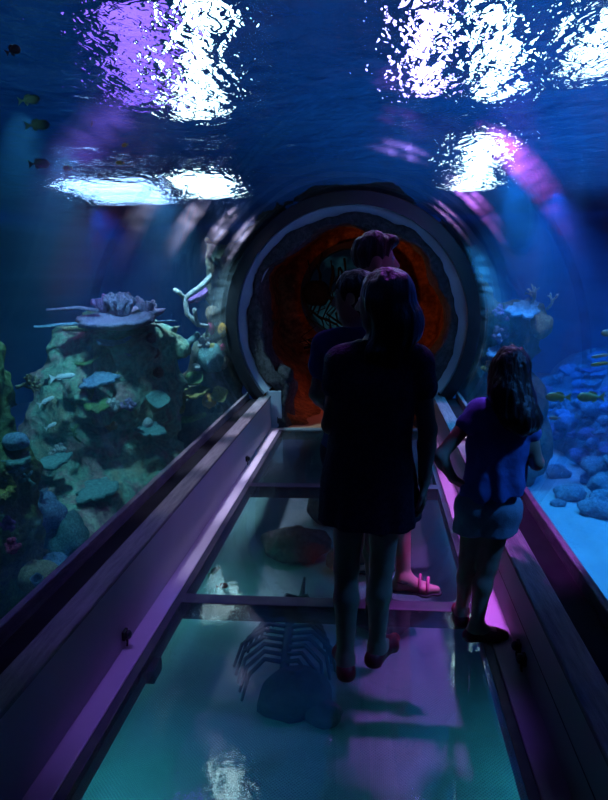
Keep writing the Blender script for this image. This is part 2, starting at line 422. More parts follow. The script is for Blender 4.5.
# --- kerbs
for sx, nm in ((-1, 'left'), (1, 'right')):
    X = lambda a: (min(sx*a[0], sx*a[1]), max(sx*a[0], sx*a[1]))
    def kb(name, x0, x1, z0, z1, mat, y0=Y0, y1=6.6, b=.004):
        a, c = X((x0, x1)); o = MB().box(a, c, y0, y1, z0, z1, b).build(name, mat, smooth=False); tag(o, kind='structure'); return o
    kb('trim_strip_'+nm, .7585, .856, -.09, .006, M['strip'])
    kb('baseboard_'+nm, .852, .88, -.12, .335, M['panel'])
    kb('trim_plank_'+nm, .845, .955, .335, .358, M['plank'], b=.006)
    kb('trim_trough_'+nm, .90, 1.09, .20, .325, M['trough'])
    kb('trim_rim_'+nm, 1.078, 1.11, .10, .394, M['rim'], b=.006)
# seam on the right panel
o = MB().box(.8505, .853, Y0, 3.6, .165, .169).build('trim_seam', M['black'], smooth=False); tag(o, kind='structure')
# --- acrylic tunnel in two barrels
a0 = math.asin((.394-CZ)/RT)
for i, (y0, y1) in enumerate(((Y0, 3.345), (3.351, YE))):
    prof = [(RT, y0), (RT, y1), (RT+.05, y1), (RT+.05, y0)]
    o = MB().lathe(prof, 96, 'Y', (0, 0, CZ), a0, PI-a0).build('window_%d' % (i+1), M['acrylic']); autosmooth(o, 30); tag(o, kind='structure')
# --- portal ring, reveal, rock lining
aR = math.asin((.36-CZ)/1.2)
o = MB().lathe([(1.165, 6.50), (1.165, 6.62), (1.30, 6.62), (1.30, 6.57), (1.235, 6.57), (1.235, 6.50)], 96, 'Y', (0, 0, CZ), aR, PI-aR).build('trim_ring', M['ring'])
autosmooth(o); tag(o, kind='structure')
o = MB().lathe([(1.20, 6.53), (1.20, 6.66), (1.02, 6.72), (1.02, 6.69), (1.165, 6.60), (1.165, 6.53)], 96, 'Y', (0, 0, CZ), aR, PI-aR).build('trim_reveal', M['reveal'])
autosmooth(o); tag(o, kind='structure')
# lower jamb: pale boards between floor and ring
for sx in (-1, 1):
    a, c = sorted((sx*.74, sx*.90)); o = MB().box(a, c, 6.62, 6.68, -.1, .40, .003).build('trim_jamb', M['reveal'], smooth=False); tag(o, kind='structure')
# rough rock lining of the opening
S = SDF((-1.3, 6.56, -.12), (1.3, 7.4, 2.4), .03)
an = np.arctan2(S.Z-CZ, S.X); rr = np.sqrt(S.X**2+(S.Z-CZ)**2)
rin = .955+.03*np.sin(3*an+.8)+.03*np.sin(7*an+2)+.035*fbm(an*2.2, S.Y*2, an*0, 3)+.05*np.sin(an)**4
jx = .665+.03*np.sin(S.Z*9)+.03*fbm(S.Z*3, S.Y*2, S.X*0, 2)
free = np.where(S.Z < .62, np.where(S.Z < .40, np.abs(S.X)-jx, np.minimum(np.abs(S.X)-jx, rr-rin)), rr-rin)   # negative inside the opening
body = np.maximum(np.maximum(-free, np.abs(S.Y-6.96)-.35), rr-1.085)
body = np.where(S.Z < .34, np.maximum(np.maximum(-free, np.abs(S.Y-6.96)-.35), np.abs(S.X)-.80), body)
S.D = body.astype(np.float32)
S.noise(.03, 5, 4)
S.cut_plane((0, 6.61, 0), (0, -1, 0))
o = S.mesh('trim_rock_lining', M['portal_rock']); tag(o, kind='structure')
# one knob of rock on the left jamb
S = SDF((-.95, 6.55, .3), (-.5, 7.0, .85), .02); S.ell((-.72, 6.76, .56), (.10, .10, .11)); S.noise(.02, 9, 3)
o = S.mesh('rock_knob', M['portal_rock'], loc=(-.72, 6.76, .56)); tag(o, 'rounded knob of grey rock on the left jamb of the cave opening', 'rock')
# --- cave beyond
YC = 9.6
S = SDF((-1.6, 6.6, -.5), (1.6, 10.0, 2.75), .045)
rr = np.sqrt((S.X)**2+(S.Z-CZ)**2)
d = np.maximum(np.maximum(rr-1.335, np.abs(S.Y-8.2)-1.65), -.11-S.Z)
S.D = d.astype(np.float32)
hole = np.maximum(rr-(1.18+.06*fbm(S.X*2.1, S.Y*1.6, S.Z*3.2, 4)+.05*np.sin(S.Z*7+S.Y)), np.abs(S.Y-7.9)-1.7+.05*fbm(S.X*3, S.Z*3, S.Y, 3))
S.field(hole, 0, 'd')
S.cut_plane((0, 6.76, 0), (0, -1, 0))
o = S.mesh('wall_cave', M['cave']); tag(o, kind='structure')
o = MB().box(-1.2, 1.2, 6.60, 9.8, -.12, -.002).build('floor_cave', M['cavefloor'], smooth=False); tag(o, kind='structure')
# --- tank shell
TX = 6.5; TY0, TY1 = -2.0, 15.0; ZB = -.7; ZS = 2.62; ZC = 4.75
for nm, b in dict(wall_left=(-TX-.2, -TX, TY0, TY1, -1.2, ZC), wall_right=(TX, TX+.2, TY0, TY1, -1.2, ZC), wall_back=(-TX, TX, TY1, TY1+.2, -1.2, ZC),
                  wall_front=(-TX, TX, TY0-.2, TY0, -1.2, ZC)).items():
    o = MB().box(*b).build(nm, M['tankwall'], smooth=False); tag(o, kind='structure')
o = MB().box(-TX, TX, TY0, TY1, ZC, ZC+.2).build('ceiling', M['ceil'], smooth=False); tag(o, kind='structure')
# sand bed with gentle dunes
n1, n2 = 110, 140; xs = np.linspace(-TX, TX, n1); ys = np.linspace(TY0, TY1, n2); XX, YY = np.meshgrid(xs, ys, indexing='ij')
ZZ = ZB+.06*fbm(XX*.9, YY*.9, XX*0, 4)
V = np.stack([XX, YY, ZZ], -1).reshape(-1, 3)
F = [(i*n2+j, (i+1)*n2+j, (i+1)*n2+j+1, i*n2+j+1) for i in range(n1-1) for j in range(n2-1)]
o = link_mesh('floor_sand', V, F, M['sand']); tag(o, kind='structure')
# water surface with low waves
n1, n2 = 150, 200; xs = np.linspace(-TX+.01, TX-.01, n1); ys = np.linspace(TY0+.01, TY1-.01, n2); XX, YY = np.meshgrid(xs, ys, indexing='ij')
ZZ = ZS+.02*fbm(XX*1.3, YY*1.1, XX*0, 2)
V = np.stack([XX, YY, ZZ], -1).reshape(-1, 3)
F = [(i*n2+j, i*n2+j+1, (i+1)*n2+j+1, (i+1)*n2+j) for i in range(n1-1) for j in range(n2-1)]   # normals down: from the hall the water surface is entered
o = link_mesh('water_surface', V, F, M['surf']); tag(o, 'rippling water surface above the tunnel, seen from below', 'water', kind='stuff')

# hazy water round the hall
inner = [(-1.12, -.14), (-1.12, .40)]
for k in range(41):
    q = PI-a0-(PI-2*a0)*k/40; inner.append(((RT+.06)*math.cos(q), CZ+(RT+.06)*math.sin(q)))
inner += [(1.12, .40), (1.12, -.14)]
def toRect(x, z, x0=-TX+.03, x1=TX-.03, z0=-1.15, z1=ZS-.06):
    cx, cz = 0.0, .9; dx, dz = x-cx, z-cz; t = min([(x1-cx)/dx if dx > 1e-6 else 1e9, (x0-cx)/dx if dx < -1e-6 else 1e9, (z1-cz)/dz if dz > 1e-6 else 1e9, (z0-cz)/dz if dz < -1e-6 else 1e9])
    return (cx+dx*t, cz+dz*t)
pts = []
for i in range(len(inner)):
    pts.append((inner[i], toRect(*inner[i])))
for cx_, cz_ in ((-TX+.03, -1.15), (-TX+.03, ZS-.06), (TX-.03, ZS-.06), (TX-.03, -1.15)):      # put the corners in
    k = min(range(len(pts)), key=lambda i: math.hypot(pts[i][1][0]-cx_, pts[i][1][1]-cz_)); pts[k] = (pts[k][0], (cx_, cz_))
n = len(pts); V = []; F = []
for y in (TY0+.03, TY1-.03):
    V += [(p[0][0], y, p[0][1]) for p in pts]+[(p[1][0], y, p[1][1]) for p in pts]
for i in range(n):
    j = (i+1) % n
    F += [(i, j, n+j, n+i), (2*n+i, 3*n+i, 3*n+j, 2*n+j), (i, 2*n+i, 2*n+j, j), (n+i, n+j, 3*n+j, 3*n+i)]
o = link_mesh('water_haze', V, F, water_mat(.05, (.2, .5, 1.0), .10), smooth=False)
bm = bmesh.new(); bm.from_mesh(o.data); bmesh.ops.recalc_face_normals(bm, faces=list(bm.faces)); bm.to_mesh(o.data); bm.free()
tag(o, 'hazy blue sea water filling the tank around the tunnel', 'water', kind='stuff')

# --- lamps above the water
lampmats = {}
def flood(x0, x1, y0, y1, col, st, label, z=4.2, rz=0):
    t = empty('tank_floodlight', ((x0+x1)/2, (y0+y1)/2, z), label, 'lamp', 'floodlights above the tank', R(rz))
    w, l = (x1-x0)/2, (y1-y0)/2
    key = (col, st)
    if key not in lampmats: lampmats[key] = emis('lamp_glow', col, st)
    MB().box(-w, w, -l, l, 0, .012, .003).build('diffuser', lampmats[key], t, smooth=False)
    MB().box(-w-.03, w+.03, -l-.03, l+.03, .013, .12, .01).build('housing', M['black'], t, smooth=False)
    for sy in (-1, 1): MB().tube([(0, sy*l*.6, .12), (0, sy*l*.6, ZC-z)], .012).build('hanger', M['black'], t)
    return t
LW = (.80, 1.0, 1.0); LB = (.40, .62, 1.0); LP = (.30, .13, 1.0); LM = (.62, .40, 1.0)
flood(-1.58, -1.26, 4.0, 5.5, LP, 2.6, 'purple lamp glittering at the upper left of the water surface', rz=16)
flood(-1.17, -.93, 4.05, 5.95, LW, 9, 'white lamp beside the purple one at the upper left', rz=16)
flood(.53, .70, 4.3, 5.6, LM, 24, 'bright violet white lamp above the middle of the tunnel', rz=-2)
flood(1.04, 1.22, 4.4, 5.9, LW, 16, 'white lamp just right of the bright violet one', rz=-9)
flood(1.66, 1.92, 4.3, 5.4, LW, 6, 'white lamp scattered in small glints at the upper right corner', rz=-9)
flood(-4.1, -2.9, 8.6, 10.6, LB, 9, 'wide blue white lamp low at the left above the reef column', rz=8)
flood(-2.4, -1.9, 8.6, 10.2, LW, 22, 'white lamp at the left just above the arch of the cave opening', rz=6)
flood(1.42, 1.68, 7.2, 10.4, LW, 18, 'white lamp at the right shoulder of the tunnel above the cave opening', rz=-6)

# ================================================================ PEOPLE
SK = dict(light=solid('skin', (.50, .30, .22), (.54, .34, .25), 20, .5), dress=solid('navy_lace_cloth', (.012, .012, .03), (.03, .03, .06), 60, .9, bump=.3, bscale=120),
          navy=solid('blue_tshirt_cloth', (.03, .06, .22), (.04, .08, .26), 30, .9, bump=.15, bscale=50), dark=solid('dark_cloth', (.015, .015, .025), None, 30, .9),
          grey=solid('charcoal_cloth', (.03, .03, .04), (.04, .04, .05), 30, .9), girlshirt=solid('royal_blue_cloth', (.08, .16, .50), (.10, .20, .56), 20, .9, bump=.2, bscale=30),
          shorts=solid('pale_blue_denim', (.32, .42, .55), (.38, .48, .6), 60, .9, bump=.2, bscale=200), red=solid('red_shoe_leather', (.34, .012, .03), (.40, .02, .035), 20, .45),
          pink=solid('pink_sandal', (.55, .12, .22), None, 20, .45), sole=solid('dark_rubber_sole', (.01, .01, .012), None, 20, .6), shoe=solid('dark_red_slip_on', (.14, .01, .03), (.2, .02, .04), 25, .6),
          hair=solid('dark_brown_hair', (.03, .012, .010), (.055, .022, .016), 40, .38, bump=.5, bscale=40, spec=.4, stretch=(1, 1, .12)),
          eye=solid('eye_white', (.7, .7, .7), None, 5, .2), iris=solid('dark_iris', (.02, .012, .01), None, 5, .2))
def un(v): v = np.array(v, float); return v/np.linalg.norm(v)
def basis(d, up):
    """columns: side, d, up"""
    d = un(d); up = np.array(up, float); up = un(up-d*(up@d)); return np.stack([np.cross(d, up), d, up], 1)
def hand(S, W, d, nrm, thumb, s=1.0, curl=.35):
    """wrist W, direction d, palm normal nrm (palm side), thumb side sign along cross(d,nrm)"""
    B = basis(d, nrm); u = B[:, 0]*thumb; d = B[:, 1]; n = B[:, 2]; W = np.array(W, float); k = .004
    for i, (o, L, r) in enumerate(((.030, .070, .0085), (.010, .078, .009), (-.010, .073, .0085), (-.029, .058, .0078))):
        kn = W+d*(.088-.006*abs(i-1))*s+u*o*s
        S.cone(W+u*o*.55*s, kn, .014*s, .011*s, .012)
        p = kn; a = curl*.5
        for seg in (.44, .31, .25):
            q = p+(d*math.cos(a)+n*math.sin(a)+u*o*1.2)*L*seg*s
            S.cone(p, q, r*s, r*.9*s, k); p = q; a += curl
    p = W+d*.022*s+u*.022*s
    q = p+(d*.6+u*.75+n*.25)*.040*s; t = q+(d*.9+u*.3+n*.3)*.032*s; e = t+(d*.95+n*.3)*.026*s
    S.cone(p, q, .014*s, .011*s, .010); S.cone(q, t, .0105*s, .0095*s, .005); S.cone(t, e, .0095*s, .0075*s, .004)
def head(S, c, face, up, s=1.0):
    B = basis(face, up); c = np.array(c, float)
    P = lambda x, y, z: c+(B[:, 0]*x+B[:, 1]*y+B[:, 2]*z)*s
    S.ell(P(0, -.012, .022), (.073*s, .094*s, .092*s), .02, B)
    S.ell(P(0, .028, -.035), (.058*s, .062*s, .075*s), .03, B)
    S.cone(P(-.03, .035, -.085), P(.03, .035, -.085), .026*s, .026*s, .03)
    S.cone(P(0, .062, -.098), P(0, .064, -.096), .020*s, .020*s, .02)             # chin
    for x in (-.031, .031): S.ell(P(x, .088, .006), (.016*s, .012*s, .011*s), .012, B, 'd')
    S.cone(P(0, .082, .012), P(0, .107, -.028), .009*s, .013*s, .012)               # nose
    for x in (-.010, .010): S.cone(P(x, .092, -.034), P(x, .094, -.034), .008*s, .008*s, .006)
    S.ell(P(0, .083, -.058), (.021*s, .010*s, .006*s), .006, B); S.ell(P(0, .081, -.068), (.018*s, .010*s, .007*s), .006, B)
    for x in (-1, 1): S.ell(P(x*.073, -.01, -.012), (.010*s, .020*s, .031*s), .006, B)
    return P, B
def eyes(P, root, s):
    mb = []
    for x in (-.031, .031):
        e = MB().ellipsoid(P(x, .073, .006)-np.array(root.location), (.0115*s,)*3, 10, 7).build('eye', SK['eye'], root)
        MB().ellipsoid(P(x, .0815, .006)-np.array(root.location), (.0052*s,)*3, 8, 5).build('iris', SK['iris'], e)
def limb_leg(S, hip, knee, ank, toe, s=1.0, heavy=1.0):
    hip, knee, ank, toe = [np.array(v, float) for v in (hip, knee, ank, toe)]
    S.cone(hip, knee, .082*s*heavy, .054*s, .03)
    m = knee+(ank-knee)*.33; back = un(np.array([ank[0]-toe[0], ank[1]-toe[1], 0])); m = m+back*.012*s
    S.cone(knee, m, .051*s, .054*s*heavy, .02); S.cone(m, ank, .053*s*heavy, .034*s, .02)
    heel = ank+back*.030*s; heel[2] = .030*s+toe[2]-.022*s; S.cone(ank, heel, .034*s, .030*s, .02)
    S.cone(heel, toe, .030*s, .021*s, .02); mid = (ank+toe)/2; S.cone(ank, mid-[0, 0, .01*s], .034*s, .024*s, .03)
    side = np.cross(un(toe-heel), [0, 0, 1]); ball = heel+(toe-heel)*.72
    S.cone(ball-side*.020*s, ball+side*.020*s, .022*s, .022*s, .02)
def limb_arm(S, sh, el, wr, s=1.0, r=1.0):
    sh, el, wr = [np.array(v, float) for v in (sh, el, wr)]
    S.cone(sh, el, .047*s*r, .036*s*r, .03); m = el+(wr-el)*.3
    S.cone(el, m, .036*s*r, .037*s*r, .02); S.cone(m, wr, .037*s*r, .025*s, .015)
def torso(S, hL, hR, pel, chest, sL, sR, nb, s=1.0, fat=1.0, fwd=(0, 1, 0), infl=0.0, k=.05):
    hL, hR, pel, chest, sL, sR, nb = [np.array(v, float) for v in (hL, hR, pel, chest, sL, sR, nb)]
    ax = un(sR-sL); f = np.array(fwd)
    S.cone(hL, hR, .098*s*fat+infl, .098*s*fat+infl, k)
    S.cone(pel-ax*.05*s, chest-ax*.065*s, .088*s*fat+infl, .092*s+infl, k); S.cone(pel+ax*.05*s, chest+ax*.065*s, .088*s*fat+infl, .092*s+infl, k)
    S.cone(chest-ax*.07*s, sL+ax*.02*s, .085*s+infl, .052*s+infl, k); S.cone(chest+ax*.07*s, sR-ax*.02*s, .085*s+infl, .052*s+infl, k)
    S.cone(sL, nb-[0, 0, .02*s], .048*s+infl, .055*s+infl, k); S.cone(sR, nb-[0, 0, .02*s], .048*s+infl, .055*s+infl, k)
def figure(root, J, s, h=.0068, fat=1.0, face=(0, 1, 0), up=(0, 0, 1), hands=None):
    pts = np.array([v for v in J.values()], float); S = SDF(pts.min(0)-[.16, .16, .12], pts.max(0)+[.16, .16, .15], h)
    torso(S, J['hL'], J['hR'], J['pel'], J['chest'], J['sL'], J['sR'], J['nb'], s, fat)
    limb_leg(S, J['hL'], J['kL'], J['aL'], J['tL'], s, fat); limb_leg(S, J['hR'], J['kR'], J['aR'], J['tR'], s, fat)
    limb_arm(S, J['sL'], J['eL'], J['wL'], s); limb_arm(S, J['sR'], J['eR'], J['wR'], s)
    hd = np.array(J['head'], float); S.cone(J['nb'], hd-np.array(up)*.06*s, .056*s, .050*s, .03)
    P, B = head(S, hd, face, up, s)
    for side in 'LR':
        w, d, n, t = J['w'+side], *hands[side]; hand(S, w, d, n, t, s)
    S.cut_plane((0, 0, .004), (0, 0, -1))
    S.mesh('body', SK['light'], root, loc=root.location)
    eyes(P, root, s)
    return P, B
def garment(J, pad=.2): 
    pts = np.array([v for v in J.values()], float); return pts.min(0)-pad, pts.max(0)+pad
def shoe_flat(root, ank, toe, s, upper, sole, strap=True, name='shoe'):
    ank, toe = np.array(ank, float), np.array(toe, float); back = un(np.array([ank[0]-toe[0], ank[1]-toe[1], 0])); heel = ank+back*.033*s; heel[2] = .032*s
    side = np.cross(-back, [0, 0, 1]); ball = heel+(toe-heel)*.72; ball[2] = .028*s; t2 = toe.copy(); t2[2] = .026*s
    S = SDF(np.minimum(heel, toe)-.08, np.maximum(heel, toe)+[.08, .08, .12], .005)
    S.cone(heel, t2-back*.0, .036*s, .027*s, .02); S.cone(ball-side*.022*s, ball+side*.022*s, .028*s, .028*s, .02); S.cone(heel, ank-[0, 0, .02*s], .037*s, .038*s, .02)
    S.cone(ball-back*.015, ball+back*.04*s+[0, 0, .012], .033*s, .036*s, .02)
    cp = heel*.45+ball*.55+np.array([0, 0, .062*s]); S.ell(cp, (.030*s, .055*s, .034*s), .008, basis(-back, (0, 0, 1)), 'd')      # opening over the instep
    S.cut_plane(ank+[0, 0, -.012*s], (0, 0, 1)); S.cut_plane((0, 0, .007), (0, 0, -1))
    o = S.mesh(name, upper, root, loc=root.location)
    S = SDF(np.minimum(heel, toe)-.08, np.maximum(heel, toe)+[.08, .08, .05], .005)
    S.cone(heel, t2, .037*s, .029*s, .02); S.cone(ball-side*.023*s, ball+side*.023*s, .030*s, .030*s, .02)
    S.cut_plane((0, 0, .016), (0, 0, 1)); S.cut_plane((0, 0, .001), (0, 0, -1))
    S.mesh('sole', sole, o, loc=root.location)
    return o
def hair_mesh(root, prims, cuts, lo, hi, h=.008, amp=.006, freq=55):
    S = SDF(lo, hi, h)
    for p in prims: (S.ell if p[0] == 'e' else S.cone)(*p[1:])
    S.D = S.D+(amp*fbm(S.X*freq, S.Y*freq, S.Z*freq*.1, 2)).astype(np.float32)
    for p in cuts: S.ell(*p, op='d')
    return S.mesh('hair', SK['hair'], root, loc=root.location)

# ---- woman in the dark dress
def woman():
    s = .93
    J = dict(hL=(.155, 2.42, .80), hR=(.295, 2.42, .80), pel=(.225, 2.42, .90), chest=(.25, 2.425, 1.17), sL=(.120, 2.43, 1.270), sR=(.408, 2.41, 1.270), nb=(.272, 2.42, 1.345),
             head=(.272, 2.425, 1.505), kL=(.135, 2.41, .44), kR=(.278, 2.45, .44), aL=(.130, 2.345, .075), aR=(.258, 2.44, .075), tL=(.105, 2.52, .026), tR=(.335, 2.585, .026),
             eL=(.080, 2.41, 1.03), wL=(.130, 2.60, .98), eR=(.448, 2.38, 1.02), wR=(.438, 2.40, .805))
    r = empty('person', (.20, 2.42, 0), 'woman seen from behind in short dark dress and red flats, head turned left', 'person')
    face = un((-.86, .42, -.05))
    P, B = figure(r, J, s, face=face, hands=dict(L=((.5, .85, -.1), (0, 0, 1), 1), R=((-.05, .05, -1), (-1, 0, 0), -1)))
    lo, hi = garment(J)
    S = SDF((-.02, 2.2, .55), (.56, 2.66, 1.42), .0075)
    torso(S, J['hL'], J['hR'], J['pel'], J['chest'], J['sL'], J['sR'], J['nb'], s, 1.0, infl=.012)
    for a, e in (('sL', 'eL'), ('sR', 'eR')):
        a_, e_ = np.array(J[a]), np.array(J[e]); S.cone(a_, a_+(e_-a_)*.36, .058, .061, .02)
    S.cone((.245, 2.43, 1.06), (.25, 2.43, 1.16), .125, .13, .06)
    # skirt, flaring with soft folds
    t = np.clip((1.04-S.Z)/.41, 0, 1); ang = np.arctan2(S.Y-2.425, S.X-.225)
    fold = 1+t*(.035*np.sin(9*ang+1)+.025*np.sin(15*ang+2.2))
    rx = (.145+.062*t**.75)*fold; ry = (.115+.065*t**.75)*fold
    q = np.sqrt(((S.X-.225)/rx)**2+((S.Y-2.425)/ry)**2); d = (q-1)*np.minimum(rx, ry)
    d = np.maximum(d, np.maximum(S.Z-1.06, 0.645+.006*np.sin(2*ang)-S.Z)*1.0)
    S.field(d*.8, .03)
    S.cut_plane((0, 0, .636), (0, 0, -1))
    S.ell((.272, 2.435, 1.40), (.085, .09, .075), .01, op='d')
    for a, e in (('sL', 'eL'), ('sR', 'eR')):
        a_, e_ = np.array(J[a]), np.array(J[e])
    S.noise(.003, 14, 2); S.mesh('dress', SK['dress'], r, loc=r.location)
    c = np.array(J['head'])
    pr = [('e', P(0, -.02, .022), (.086*s, .106*s, .102*s), .02, B), ('c', P(0, -.05, .02), P(0, -.075, -.10), .088*s, .088*s, .04),
          ('c', P(0, -.075, -.10), (.312, 2.385, 1.30), .085*s, .070*s, .04), ('c', P(.055, -.03, -.02), (.255, 2.36, 1.31), .05*s, .045*s, .04), ('c', P(-.055, -.03, -.02), (.30, 2.50, 1.30), .05*s, .04*s, .04)]
    hair_mesh(r, pr, [(P(0, .085, -.035), (.075*s, .085*s, .105*s), .01, B)], (.05, 2.2, 1.18), (.50, 2.62, 1.68))
    for a, t in (('aL', 'tL'), ('aR', 'tR')): shoe_flat(r, J[a], J[t], s*1.02, SK['red'], SK['sole'])
woman()

# ---- person in the blue t-shirt, behind the woman
def bluetee():
    s = .93
    J = dict(hL=(.105, 2.86, .80), hR=(.245, 2.84, .80), pel=(.175, 2.85, .90), chest=(.165, 2.85, 1.17), sL=(.035, 2.86, 1.285), sR=(.305, 2.82, 1.285), nb=(.165, 2.85, 1.345),
             head=(.158, 2.855, 1.505), kL=(.120, 2.86, .44), kR=(.250, 2.85, .44), aL=(.118, 2.83, .075), aR=(.245, 2.83, .075), tL=(.10, 2.99, .026), tR=(.27, 2.99, .026),
             eL=(-.010, 2.83, 1.075), wL=(.03, 2.99, .97), eR=(.335, 2.86, 1.06), wR=(.26, 3.0, 1.0))
    r = empty('person', (.17, 2.85, 0), 'person in a blue T-shirt looking left, half hidden behind the woman in the dress', 'person')
    face = un((-.92, .30, -.08)); P, B = figure(r, J, s, .0075, face=face, hands=dict(L=((.2, .8, -.2), (1, 0, 0), -1), R=((-.7, .4, 0), (0, 0, 1), -1)))
    S = SDF((-.14, 2.66, .78), (.46, 3.05, 1.42), .008)
    torso(S, J['hL'], J['hR'], J['pel'], J['chest'], J['sL'], J['sR'], J['nb'], s, 1.02, infl=.016)
    for a, e in (('sL', 'eL'), ('sR', 'eR')):
        a_, e_ = np.array(J[a]), np.array(J[e]); S.cone(a_, a_+(e_-a_)*.42, .064, .066, .02)
    S.cut_plane((0, 0, .83), (0, 0, -1)); S.ell((.165, 2.865, 1.41), (.075, .08, .075), .01, op='d'); S.noise(.004, 12, 2); S.mesh('tshirt', SK['navy'], r, loc=r.location)
    S = SDF((-.02, 2.70, .45), (.38, 3.0, .90), .008)
    S.cone(J['hL'], J['hR'], .108, .108, .04)
    for a, b in (('hL', 'kL'), ('hR', 'kR')): a_, b_ = np.array(J[a]), np.array(J[b]); S.cone(a_, b_, .095, .078, .03)
    S.cut_plane((0, 0, .52), (0, 0, -1)); S.cut_plane((0, 0, .86), (0, 0, 1)); S.mesh('shorts', SK['dark'], r, loc=r.location)
    pr = [('e', P(0, -.018, .028), (.084*s, .106*s, .098*s), .02, B), ('c', P(0, -.06, 0), P(0, -.07, -.06), .072*s, .055*s, .03)]
    hair_mesh(r, pr, [(P(0, .085, -.04), (.08*s, .075*s, .10*s), .01, B), (P(.085, -.01, -.015), (.02, .03, .035), .01, B), (P(-.085, -.01, -.015), (.02, .03, .035), .01, B)], (0, 2.7, 1.35), (.34, 3.02, 1.68))
    for a, t in (('aL', 'tL'), ('aR', 'tR')): shoe_flat(r, J[a], J[t], s*1.02, SK['dark'], SK['sole'])
    pass
bluetee()

# ---- tall man facing right
def man():
    s = 1.03
    J = dict(hL=(.25, 3.34, .90), hR=(.26, 3.18, .90), pel=(.25, 3.26, 1.0), chest=(.245, 3.26, 1.31), sL=(.235, 3.42, 1.44), sR=(.235, 3.10, 1.44), nb=(.24, 3.26, 1.505),
             head=(.255, 3.26, 1.665), kL=(.25, 3.32, .50), kR=(.385, 3.10, .50), aL=(.175, 3.27, .08), aR=(.395, 3.06, .08), tL=(.34, 3.30, .028), tR=(.555, 3.04, .028),
             eL=(.22, 3.47, 1.17), wL=(.35, 3.42, 1.0), eR=(.22, 3.10, 1.16), wR=(.37, 3.13, 1.02))
    r = empty('person', (.25, 3.24, 0), 'tall short haired man facing right in sandals, standing behind the others', 'person')
    face = un((.96, .22, 0)); P, B = figure(r, J, s, .008, face=face, hands=dict(L=((.9, -.2, -.2), (0, -1, 0), 1), R=((.9, .2, -.2), (0, 1, 0), -1)))
    S = SDF((0, 2.92, .88), (.5, 3.62, 1.6), .009)
    torso(S, J['hL'], J['hR'], J['pel'], J['chest'], J['sL'], J['sR'], J['nb'], s, 1.0, infl=.014)
    for a, e in (('sL', 'eL'), ('sR', 'eR')):
        a_, e_ = np.array(J[a]), np.array(J[e]); S.cone(a_, a_+(e_-a_)*.5, .064, .064, .02)
    S.cut_plane((0, 0, .93), (0, 0, -1)); S.ell((.245, 3.26, 1.585), (.08, .08, .075), .01, op='d'); S.mesh('tshirt', SK['grey'], r, loc=r.location)
    S = SDF((.08, 3.0, .50), (.52, 3.50, 1.0), .009); S.cone(J['hL'], J['hR'], .112, .112, .04)
    for a, b in (('hL', 'kL'), ('hR', 'kR')): a_, b_ = np.array(J[a]), np.array(J[b]); S.cone(a_, b_, .10, .080, .03)
    S.cut_plane((0, 0, .545), (0, 0, -1)); S.cut_plane((0, 0, .96), (0, 0, 1)); S.mesh('shorts', SK['dark'], r, loc=r.location)
    pr = [('e', P(0, -.018, .036), (.080*s, .103*s, .095*s), .02, B), ('c', P(-.03, .070, .086), P(.03, .070, .086), .032*s, .032*s, .03), ('c', P(-.03, .0, .095), P(.03, .0, .095), .035*s, .035*s, .04)]
    hair_mesh(r, pr, [(P(0, .10, -.01), (.09*s, .065*s, .075*s), .01, B), (P(0, .05, -.10), (.12, .09, .09), .01, B), (P(.085, -.01, -.02), (.025, .035, .04), .008, B), (P(-.085, -.01, -.02), (.025, .035, .04), .008, B)], (.08, 3.08, 1.55), (.46, 3.44, 1.90), .007, .005, 60)
    for a, t in (('aL', 'tL'), ('aR', 'tR')):
        ank, toe = np.array(J[a]), np.array(J[t]); back = un(np.array([ank[0]-toe[0], ank[1]-toe[1], 0])); heel = ank+back*.034; heel[2] = .02; side = np.cross(-back, [0, 0, 1])
        S = SDF(np.minimum(heel, toe)-.08, np.maximum(heel, toe)+[.08, .08, .1], .005); t2 = toe.copy(); t2[2] = .02
        S.cone(heel, t2, .040, .032, .02); ball = heel+(t2-heel)*.72; S.cone(ball-side*.025, ball+side*.025, .034, .034, .02); S.cut_plane((0, 0, .017), (0, 0, 1)); S.cut_plane((0, 0, .001), (0, 0, -1))
        o = S.mesh('sandal', SK['sole'], r, loc=r.location)
        L0 = np.array(r.location)
        for fr, hh in ((.80, .052), (.60, .066)):
            m = MB(); c = heel+(t2-heel)*fr; q = [c+side*math.cos(x)*.050+np.array([0, 0, .012+math.sin(x)*hh])-L0 for x in np.linspace(0, PI, 9)]; m.tube(q, .008, 6); m.build('strap', SK['pink'], o)
        m = MB(); q = [ank+np.array([0, 0, -.012])+(side*math.cos(x)+back*math.sin(x))*.042-L0 for x in np.linspace(0, PI*2, 17)]; m.tube(q, .006, 6); m.build('strap', SK['sole'], o)
man()

